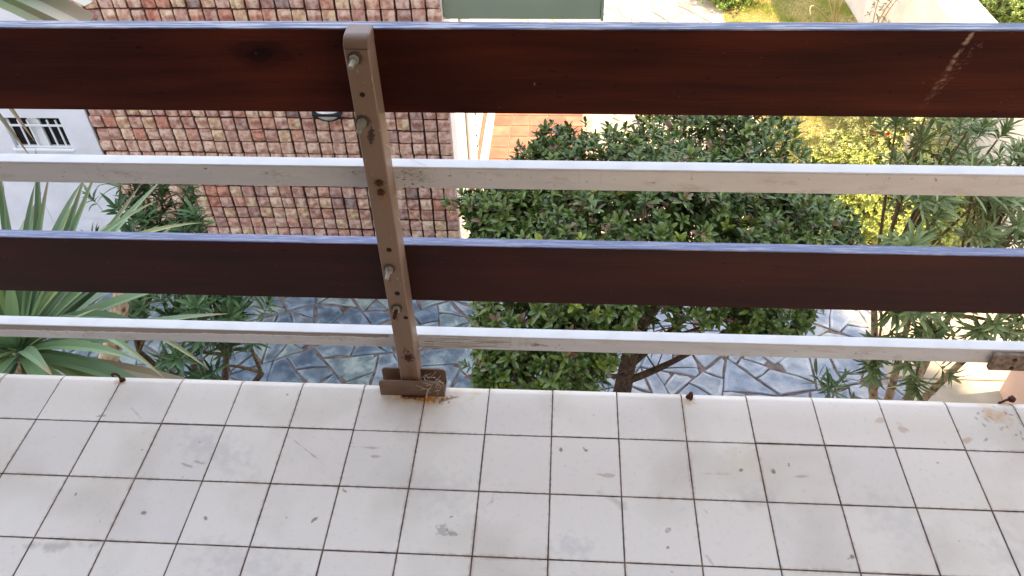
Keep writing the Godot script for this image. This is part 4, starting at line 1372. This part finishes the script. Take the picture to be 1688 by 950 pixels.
func yucca(label: String, ground: Vector3, head: Vector3, leaves: Array, n: int, seed_: int) -> void:
	rng.seed = seed_
	var b := root("yucca_plant", ground)
	tag(b, label, "yucca")
	put("trunk", tube([ground, ground.lerp(head, 0.35) + Vector3(0.04, 0, 0.02), ground.lerp(head, 0.7) + Vector3(0.02, 0, 0), head], [0.1, 0.075, 0.065, 0.05], 12, 0.06), M.bark_pale, b, -ground)
	var greens := [Color(0.14, 0.23, 0.10), Color(0.2, 0.31, 0.15), Color(0.27, 0.39, 0.18), Color(0.36, 0.43, 0.17), Color(0.22, 0.31, 0.16)]
	var brown := Color(0.34, 0.22, 0.13)
	for l in leaves:
		var c: Color = greens[rng.randi() % 5]
		put("leaf", sword(bez(head + Vector3(rng.randf_range(-0.03, 0.03), rng.randf_range(-0.02, 0.05), rng.randf_range(-0.03, 0.03)), l[0], l[1], 14), l[2], Vector3.UP + Vector3(0.05, 0, 0.3), c, Color(0.36, 0.33, 0.15) if l.size() < 4 else l[3], l[2] > 0.075), M.leaf_dull, b, -ground)
	for k in n:
		var az := k * 2.39996 + rng.randf_range(-0.25, 0.25)
		var el := lerpf(1.35, -0.35, pow(float(k) / n, 0.8)) + rng.randf_range(-0.12, 0.12)
		var L := rng.randf_range(0.62, 0.84)
		var d := Vector3(cos(az) * cos(el), sin(el), sin(az) * cos(el))
		var a := head + d * 0.05
		var droop := rng.randf_range(0.04, 0.3) * cos(el)
		var m := a + d * L * 0.55
		var e := a + d * L - Vector3(0, droop, 0)
		var c: Color = greens[rng.randi() % 5]
		var tip := c.lerp(brown, 1.0 if rng.randf() < 0.35 else 0.25)
		if el < -0.28:
			c = Color(0.3, 0.23, 0.13)
			tip = brown
		put("leaf", sword(bez(a, m, e, 10), rng.randf_range(0.05, 0.068), Vector3.UP, c, tip, false), M.leaf_dull, b, -ground)

func build_plants() -> void:
	rng.seed = 11
	leafy_bush()
	# right-hand oleander
	var tips := []
	for t in [[2.15, -1.05, -3.1], [2.4, -1.1, -3.05], [2.62, -1.2, -3.1], [2.8, -1.35, -3.0], [2.2, -1.3, -2.8], [2.5, -1.4, -2.8], [2.75, -1.6, -2.75], [2.95, -1.6, -2.95], [2.1, -1.65, -2.6], [2.35, -1.75, -2.55], [2.65, -1.85, -2.5], [2.9, -1.95, -2.55], [2.05, -2.0, -2.45], [2.3, -2.1, -2.4], [2.55, -2.05, -2.35], [2.0, -2.3, -2.35], [2.25, -2.4, -2.25], [2.8, -2.2, -2.5], [2.45, -1.25, -3.3], [2.05, -1.2, -3.2], [2.9, -1.45, -3.2], [2.2, -1.5, -3.2], [2.6, -1.55, -3.1], [2.85, -1.75, -3.1], [3.05, -1.75, -3.2], [3.0, -1.6, -3.3], [2.95, -1.9, -3.3], [2.75, -1.7, -3.3], [2.55, -1.7, -3.3], [3.1, -1.9, -3.4], [2.3, -1.65, -3.1]]:
		tips.append(Vector3(t[0], t[1], t[2]))
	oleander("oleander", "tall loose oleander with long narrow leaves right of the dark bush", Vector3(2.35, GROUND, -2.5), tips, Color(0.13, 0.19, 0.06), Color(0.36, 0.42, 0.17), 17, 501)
	tips = []
	for t in [[-2.75, -1.38, -2.75], [-2.6, -1.42, -2.72], [-2.5, -1.5, -2.7], [-2.4, -1.6, -2.65], [-2.28, -1.62, -2.62], [-2.62, -1.6, -2.6], [-2.45, -1.75, -2.5], [-2.2, -1.9, -2.4], [-2.05, -1.95, -2.32], [-2.3, -2.0, -2.3], [-2.12, -2.1, -2.2], [-2.5, -2.05, -2.3], [-2.35, -2.2, -2.1], [-2.15, -2.3, -2.05], [-2.55, -1.9, -2.5], [-2.3, -1.8, -2.6], [-2.7, -2.1, -2.3], [-2.0, -2.05, -2.3]]:
		tips.append(Vector3(t[0], t[1], t[2]))
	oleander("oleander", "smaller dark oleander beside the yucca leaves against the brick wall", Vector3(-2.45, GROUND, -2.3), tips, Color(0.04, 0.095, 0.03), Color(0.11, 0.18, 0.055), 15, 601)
	oleander("oleander_shoot", "single young oleander shoot over slate paving right of the bush", Vector3(1.72, GROUND, -2.2), [Vector3(1.7, -2.45, -2.15)], Color(0.07, 0.13, 0.05), Color(0.16, 0.22, 0.08), 9, 651)
	# cut pale trunk behind the yucca leaves
	rng.seed = 15
	var tk := put("tree_trunk", tube([Vector3(-2.75, GROUND, -0.95), Vector3(-2.56, -1.95, -1.47), Vector3(-2.45, -1.7, -1.68), Vector3(-2.4, -1.5, -1.86), Vector3(-2.38, -1.44, -1.92)], [0.075, 0.052, 0.05, 0.048, 0.04], 14, 0.09), M.bark_pale, self)
	tag(tk, "short pale lopped trunk leaning behind the drooping yucca leaves", "tree trunk")
	# yuccas
	var hd := Vector3(-2.02, -0.72, -0.72)
	var lv := [[Vector3(-1.72, -0.42, -0.86), Vector3(-1.27, -0.72, -0.66), 0.055], [Vector3(-1.8, -0.42, -0.8), Vector3(-1.33, -0.6, -0.5), 0.05], [Vector3(-1.75, -0.58, -0.62), Vector3(-1.35, -0.82, -0.55), 0.05], [Vector3(-1.8, -0.35, -1.0), Vector3(-1.38, -0.42, -1.15), 0.05], [Vector3(-1.85, -0.4, -1.0), Vector3(-1.55, -0.35, -1.2), 0.045],
		[Vector3(-1.95, -0.45, -1.0), Vector3(-1.95, -0.12, -1.2), 0.05, Color(0.12, 0.2, 0.08)], [Vector3(-1.95, -0.45, -0.9), Vector3(-1.87, -0.16, -1.12), 0.045, Color(0.4, 0.24, 0.16)], [Vector3(-1.9, -0.5, -0.95), Vector3(-1.78, -0.2, -1.2), 0.05], [Vector3(-1.9, -0.5, -0.98), Vector3(-1.72, -0.18, -1.18), 0.052], [Vector3(-2.05, -0.4, -0.95), Vector3(-2.06, -0.08, -1.15), 0.05],
		[Vector3(-1.85, -0.55, -1.0), Vector3(-1.62, -0.3, -1.25), 0.05, Color(0.4, 0.24, 0.16)], [Vector3(-1.8, -0.6, -0.95), Vector3(-1.5, -0.45, -1.2), 0.05]]
	yucca("yucca with long arching sword leaves at the lower left of the railing", Vector3(-2.3, GROUND, -0.9), hd, lv, 84, 701)
	var hd2 := Vector3(-2.3, 0.66, -1.15)
	var lv2 := [[Vector3(-1.72, 0.72, -1.0), Vector3(-1.33, 0.56, -0.9), 0.09, Color(0.62, 0.56, 0.42)], [Vector3(-1.75, 0.66, -1.0), Vector3(-1.36, 0.5, -0.88), 0.1, Color(0.6, 0.5, 0.36)], [Vector3(-1.75, 0.6, -1.0), Vector3(-1.45, 0.47, -0.9), 0.08, Color(0.5, 0.4, 0.28)], [Vector3(-1.8, 0.55, -0.92), Vector3(-1.56, 0.2, -0.72), 0.04, Color(0.32, 0.2, 0.12)],
		[Vector3(-1.85, 0.5, -0.92), Vector3(-1.62, 0.12, -0.75), 0.035, Color(0.3, 0.2, 0.12)], [Vector3(-1.75, 0.6, -0.95), Vector3(-1.5, 0.3, -0.8), 0.03, Color(0.36, 0.25, 0.15)], [Vector3(-1.85, 0.6, -0.9), Vector3(-1.62, 0.42, -0.7), 0.06, Color(0.36, 0.33, 0.2)]]
	yucca("tall yucca head whose torn leaf tips reach in at the upper left", Vector3(-2.95, GROUND, -1.35), hd2, lv2, 34, 702)
	rng.seed = 21
	# sunlit ground cover and flowering shrubs by the lawn
	cover("ground_cover_shrub", "bright lime green low shrub in the sun at the foot of lawn", "shrub", Vector3(2.98, GROUND, -5.15), Vector3(1.0, 0.45, 0.8), 3600, 0.035, 0.026, Color(0.33, 0.38, 0.06), Color(0.52, 0.53, 0.13), false, 31)
	cover("flowering_shrub", "loose yellow green shrub dotted with red flowers by the wall", "shrub", Vector3(3.35, GROUND, -6.0), Vector3(0.62, 0.9, 0.85), 1300, 0.05, 0.02, Color(0.45, 0.48, 0.13), Color(0.7, 0.66, 0.26), true, 32)
	cover("border_shrub", "small round green shrub at the top edge between path and lawn", "shrub", Vector3(2.3, GROUND, -10.1), Vector3(0.45, 0.4, 0.5), 900, 0.05, 0.025, Color(0.16, 0.26, 0.04), Color(0.3, 0.4, 0.07), false, 33)
	cover("hedge_shrub", "bright green hedge in the sun behind the cream wall at upper right", "hedge", Vector3(6.1, GROUND, -9.3), Vector3(0.75, 0.7, 1.2), 2600, 0.045, 0.025, Color(0.14, 0.22, 0.02), Color(0.26, 0.34, 0.04), false, 34)
	# dry stalks
	stalks("dry_stalks", "thin bare dry stalks leaning over lawn beside the cream wall", Vector3(3.55, GROUND, -9.2), [[Vector3(-0.5, 0.5, 0.1), Vector3(-0.45, 0.3, 0.35)], [Vector3(-0.2, 0.7, 0.0), Vector3(0.1, 0.75, 0.2)], [Vector3(-0.3, 0.7, -0.2), Vector3(-0.35, 1.0, 0.0)], [Vector3(-0.1, 0.5, 0.1), Vector3(0.05, 0.55, 0.4)]], false)
	stalks("wall_weed", "thin green weed with small leaves in front of cream wall", Vector3(3.8, GROUND, -8.4), [[Vector3(-0.05, 0.5, 0.0), Vector3(0.02, 0.85, 0.25)], [Vector3(-0.1, 0.45, -0.1), Vector3(0.02, 0.8, -0.2)], [Vector3(-0.08, 0.6, 0.2), Vector3(0.0, 0.95, 0.45)], [Vector3(-0.1, 0.3, 0.2), Vector3(-0.05, 0.6, 0.5)]], true)
	stalks("seed_head_stalks", "dry stalks with pale seed heads on bare soil behind wall", Vector3(5.0, GROUND, -9.0), [[Vector3(0.0, 0.8, 0.0), Vector3(0.15, 1.25, -0.1)], [Vector3(-0.1, 0.7, 0.1), Vector3(-0.1, 1.2, 0.2)], [Vector3(0.2, 0.6, 0.1), Vector3(0.4, 1.1, 0.1)]], false)

func cover(called: String, label: String, cat: String, at: Vector3, ext: Vector3, n: int, L: float, W: float, c0: Color, c1: Color, flowers: bool, seed_: int) -> void:
	rng.seed = seed_
	var b := root(called, at)
	tag(b, label, cat)
	var sp := []
	for i in 3:
		sp.append(sprig(seed_ * 10 + i, 6, L, W, 1.2, L * 0.6, c0, c1, 0.25))
	var pools := [[], [], []]
	var lump := noise(1.6, seed_, 2)
	var st := st_new()
	for k in n:
		var d := Vector3(rng.randfn(), absf(rng.randfn()), rng.randfn()).normalized()
		var r := pow(rng.randf(), 0.35) * (1.0 + 0.55 * lump.get_noise_3d(d.x * 1.5 + at.x, d.y * 1.5, d.z * 1.5))
		var p := Vector3(d.x * ext.x * r, d.y * ext.y * r + 0.02, d.z * ext.z * r)
		pools[rng.randi() % 3].append(Transform3D(basis_to(d + Vector3.UP, rng.randf() * TAU, rng.randf_range(0.7, 1.2)), p))
		if k % 22 == 0:
			add_tube(st, bez(Vector3(p.x * 0.2, 0, p.z * 0.2), p * 0.5 + Vector3(0, 0.05, 0), p, 5), [0.007, 0.006, 0.005, 0.004, 0.003, 0.002], 5, Color.WHITE, false)
	put("stems", st.commit(), M.twig, b)
	for i in 3:
		var f := mm("foliage", sp[i], M.leaf_dull, pools[i], [], b)
		f.set_meta("kind", "stuff")
	if flowers:
		var fs := st_new()
		for i in 7:
			var a := TAU * i / 7
			add_leaf(fs, Vector3.ZERO, Vector3(cos(a), 0.7, sin(a)), Vector3.UP, 0.028, 0.02, -0.2, Color.WHITE)
		var fm := fs.commit()
		for k in 14:
			var d := Vector3(rng.randfn(), absf(rng.randfn()) + 0.4, rng.randfn()).normalized()
			put("flower", fm, M.petal, b, Vector3(d.x * ext.x, d.y * ext.y * 1.1, d.z * ext.z), basis_to(d, rng.randf() * 6.0))
		put("bleached_stem", tube([Vector3(-0.2, 0.2, 0.75), Vector3(-0.19, 0.5, 0.78), Vector3(-0.22, 0.66, 0.76), Vector3(-0.2, 0.74, 0.77)], [0.03, 0.035, 0.045, 0.03], 9, 0.25), M.pale_stones[2], b)

func stalks(called: String, label: String, at: Vector3, list: Array, leaves: bool) -> void:
	var b := root(called, at)
	tag(b, label, "plant")
	var sp := sprig(950, 5, 0.06, 0.022, 1.3, 0.05, Color(0.2, 0.24, 0.1), Color(0.34, 0.34, 0.18), 0.3)
	for s in list:
		var p := bez(Vector3(rng.randf_range(-0.05, 0.05), -0.02, rng.randf_range(-0.05, 0.05)), s[0], s[1], 8)
		put("stalk", tube(p, [0.011, 0.01, 0.009, 0.0085, 0.008, 0.0075, 0.007, 0.006, 0.005], 6, 0.05), M.dry, b)
		if leaves:
			for k in [3, 4, 5, 6, 7, 8]:
				put("leaf_sprig", sp, M.leaf_dull, b, p[k] + Vector3(rng.randf_range(-0.05, 0.0), 0, rng.randf_range(-0.06, 0.06)), basis_to(Vector3(rng.randf_range(-1, 0.2), 0.8, rng.randf_range(-1, 1)), rng.randf() * 6.0))
		elif called == "seed_head_stalks":
			put("seed_head", tube([p[8] - Vector3(0, 0.01, 0), p[8] + Vector3(0, 0.02, 0), p[8] + Vector3(0, 0.06, 0)], [0.012, 0.035, 0.01], 8, 0.2), M.dry, b)

# unseen umbrella pine added out of frame at right, shading the near garden
func build_shade_pine() -> void:
	rng.seed = 900
	var b := root("added_shade_pine", Vector3(7.6, GROUND, -2.6))
	tag(b, "added unseen umbrella pine with flat wide crown shading the near garden", "added_tree")
	var o := b.position
	put("trunk", tube([o, o + Vector3(0.1, 2.5, 0.1), o + Vector3(0.3, 6.0, 0.0), o + Vector3(0.4, 11.3, -0.4)], [0.28, 0.23, 0.2, 0.15], 14, 0.04), M.bark, b, -o)
	for k in 14:
		var a := TAU * k / 14.0
		var e := Vector3(8.4 + cos(a) * 3.6, 8.6, -3.3 + sin(a) * 2.0)
		put("limb", tube(bez(o + Vector3(0.3, 8.6 + 0.3 * (k % 5), -0.15), o + Vector3(cos(a) * 1.0 + 0.3, 11.0, sin(a) * 0.6), e, 8), [0.1, 0.09, 0.08, 0.07, 0.06, 0.05, 0.04, 0.03, 0.02], 7), M.bark, b, -o)
	var tuft := st_new()
	for i in 16:
		var a := i * 2.4
		var el := 0.3 + 1.2 * i / 16.0
		var d := Vector3(cos(a) * sin(el), cos(el), sin(a) * sin(el))
		add_leaf(tuft, Vector3.ZERO, d, Vector3.UP, 0.19, 0.05, 0.1, Color(0.05, 0.09, 0.03), [[0.0, 0.5], [0.6, 1.0], [1.0, 0.0]])
	var xs := []
	var nn := noise(0.5, 901, 3)
	while xs.size() < 9000:
		var x := rng.randf_range(-0.6, 11.0)
		var z := rng.randf_range(-5.9, -0.25)
		var j := 0.3 * nn.get_noise_2d(x * 3.0, z * 3.0)
		if z < -5.55 + j:
			continue
		if x > 8.86 + 0.67 * (z + 4.86) + j:  # crown edge cut slanted to shape its shadow on the paving
			continue
		xs.append(Transform3D(basis_to(Vector3(rng.randfn() * 0.5, 1, rng.randfn() * 0.5), rng.randf() * TAU, rng.randf_range(0.8, 1.4)), Vector3(x + 3.3, 8.0 + rng.randf() * 0.8, z - 0.6) - o))
	var f := mm("crown", tuft.commit(), M.leaf_dull, xs, [], b)
	f.set_meta("kind", "stuff")

func _ready() -> void:
	rng.seed = 4
	var cam := Camera3D.new()
	cam.name = "camera"
	add_child(cam)
	cam.transform = Transform3D(Basis(Vector3(0.9979, -0.0238, -0.0595), Vector3(-0.0222, 0.7425, -0.6695), Vector3(0.0601, 0.6694, 0.7404)).orthonormalized(), Vector3(0.0128, 1.4579, 1.2659))
	cam.fov = 39.35
	cam.near = 0.05
	cam.far = 400.0
	cam.current = true
	var we := WorldEnvironment.new()
	we.name = "world_environment"
	var env := Environment.new()
	env.background_mode = Environment.BG_SKY
	var sky := Sky.new()
	var sm := ProceduralSkyMaterial.new()
	sm.sky_top_color = Color(0.70, 0.75, 0.85)
	sm.sky_horizon_color = Color(0.93, 0.925, 0.92)
	sm.sky_curve = 0.12
	sm.ground_bottom_color = Color(0.5, 0.46, 0.4)
	sm.ground_horizon_color = Color(0.7, 0.72, 0.74)
	sm.sky_energy_multiplier = 1.0
	sm.sun_angle_max = 1.0
	sky.sky_material = sm
	env.sky = sky
	env.tonemap_mode = Environment.TONE_MAPPER_LINEAR
	env.tonemap_exposure = 4.3
	env.sdfgi_enabled = true
	env.ssao_enabled = true
	env.ssil_enabled = true
	we.environment = env
	add_child(we)
	var sun := DirectionalLight3D.new()
	sun.name = "sun"
	sun.light_energy = 1.2
	sun.light_color = Color(1.0, 0.89, 0.71)
	sun.light_angular_distance = 0.5
	sun.shadow_enabled = true
	add_child(sun)
	sun.look_at_from_position(Vector3.ZERO, Vector3(-0.65, -0.75, 0.12))
	make_materials()
	build_ground()
	build_brick_house()
	build_far()
	build_flats()
	build_floor()
	build_railing()
	build_small()
	build_plants()
	build_shade_pine()
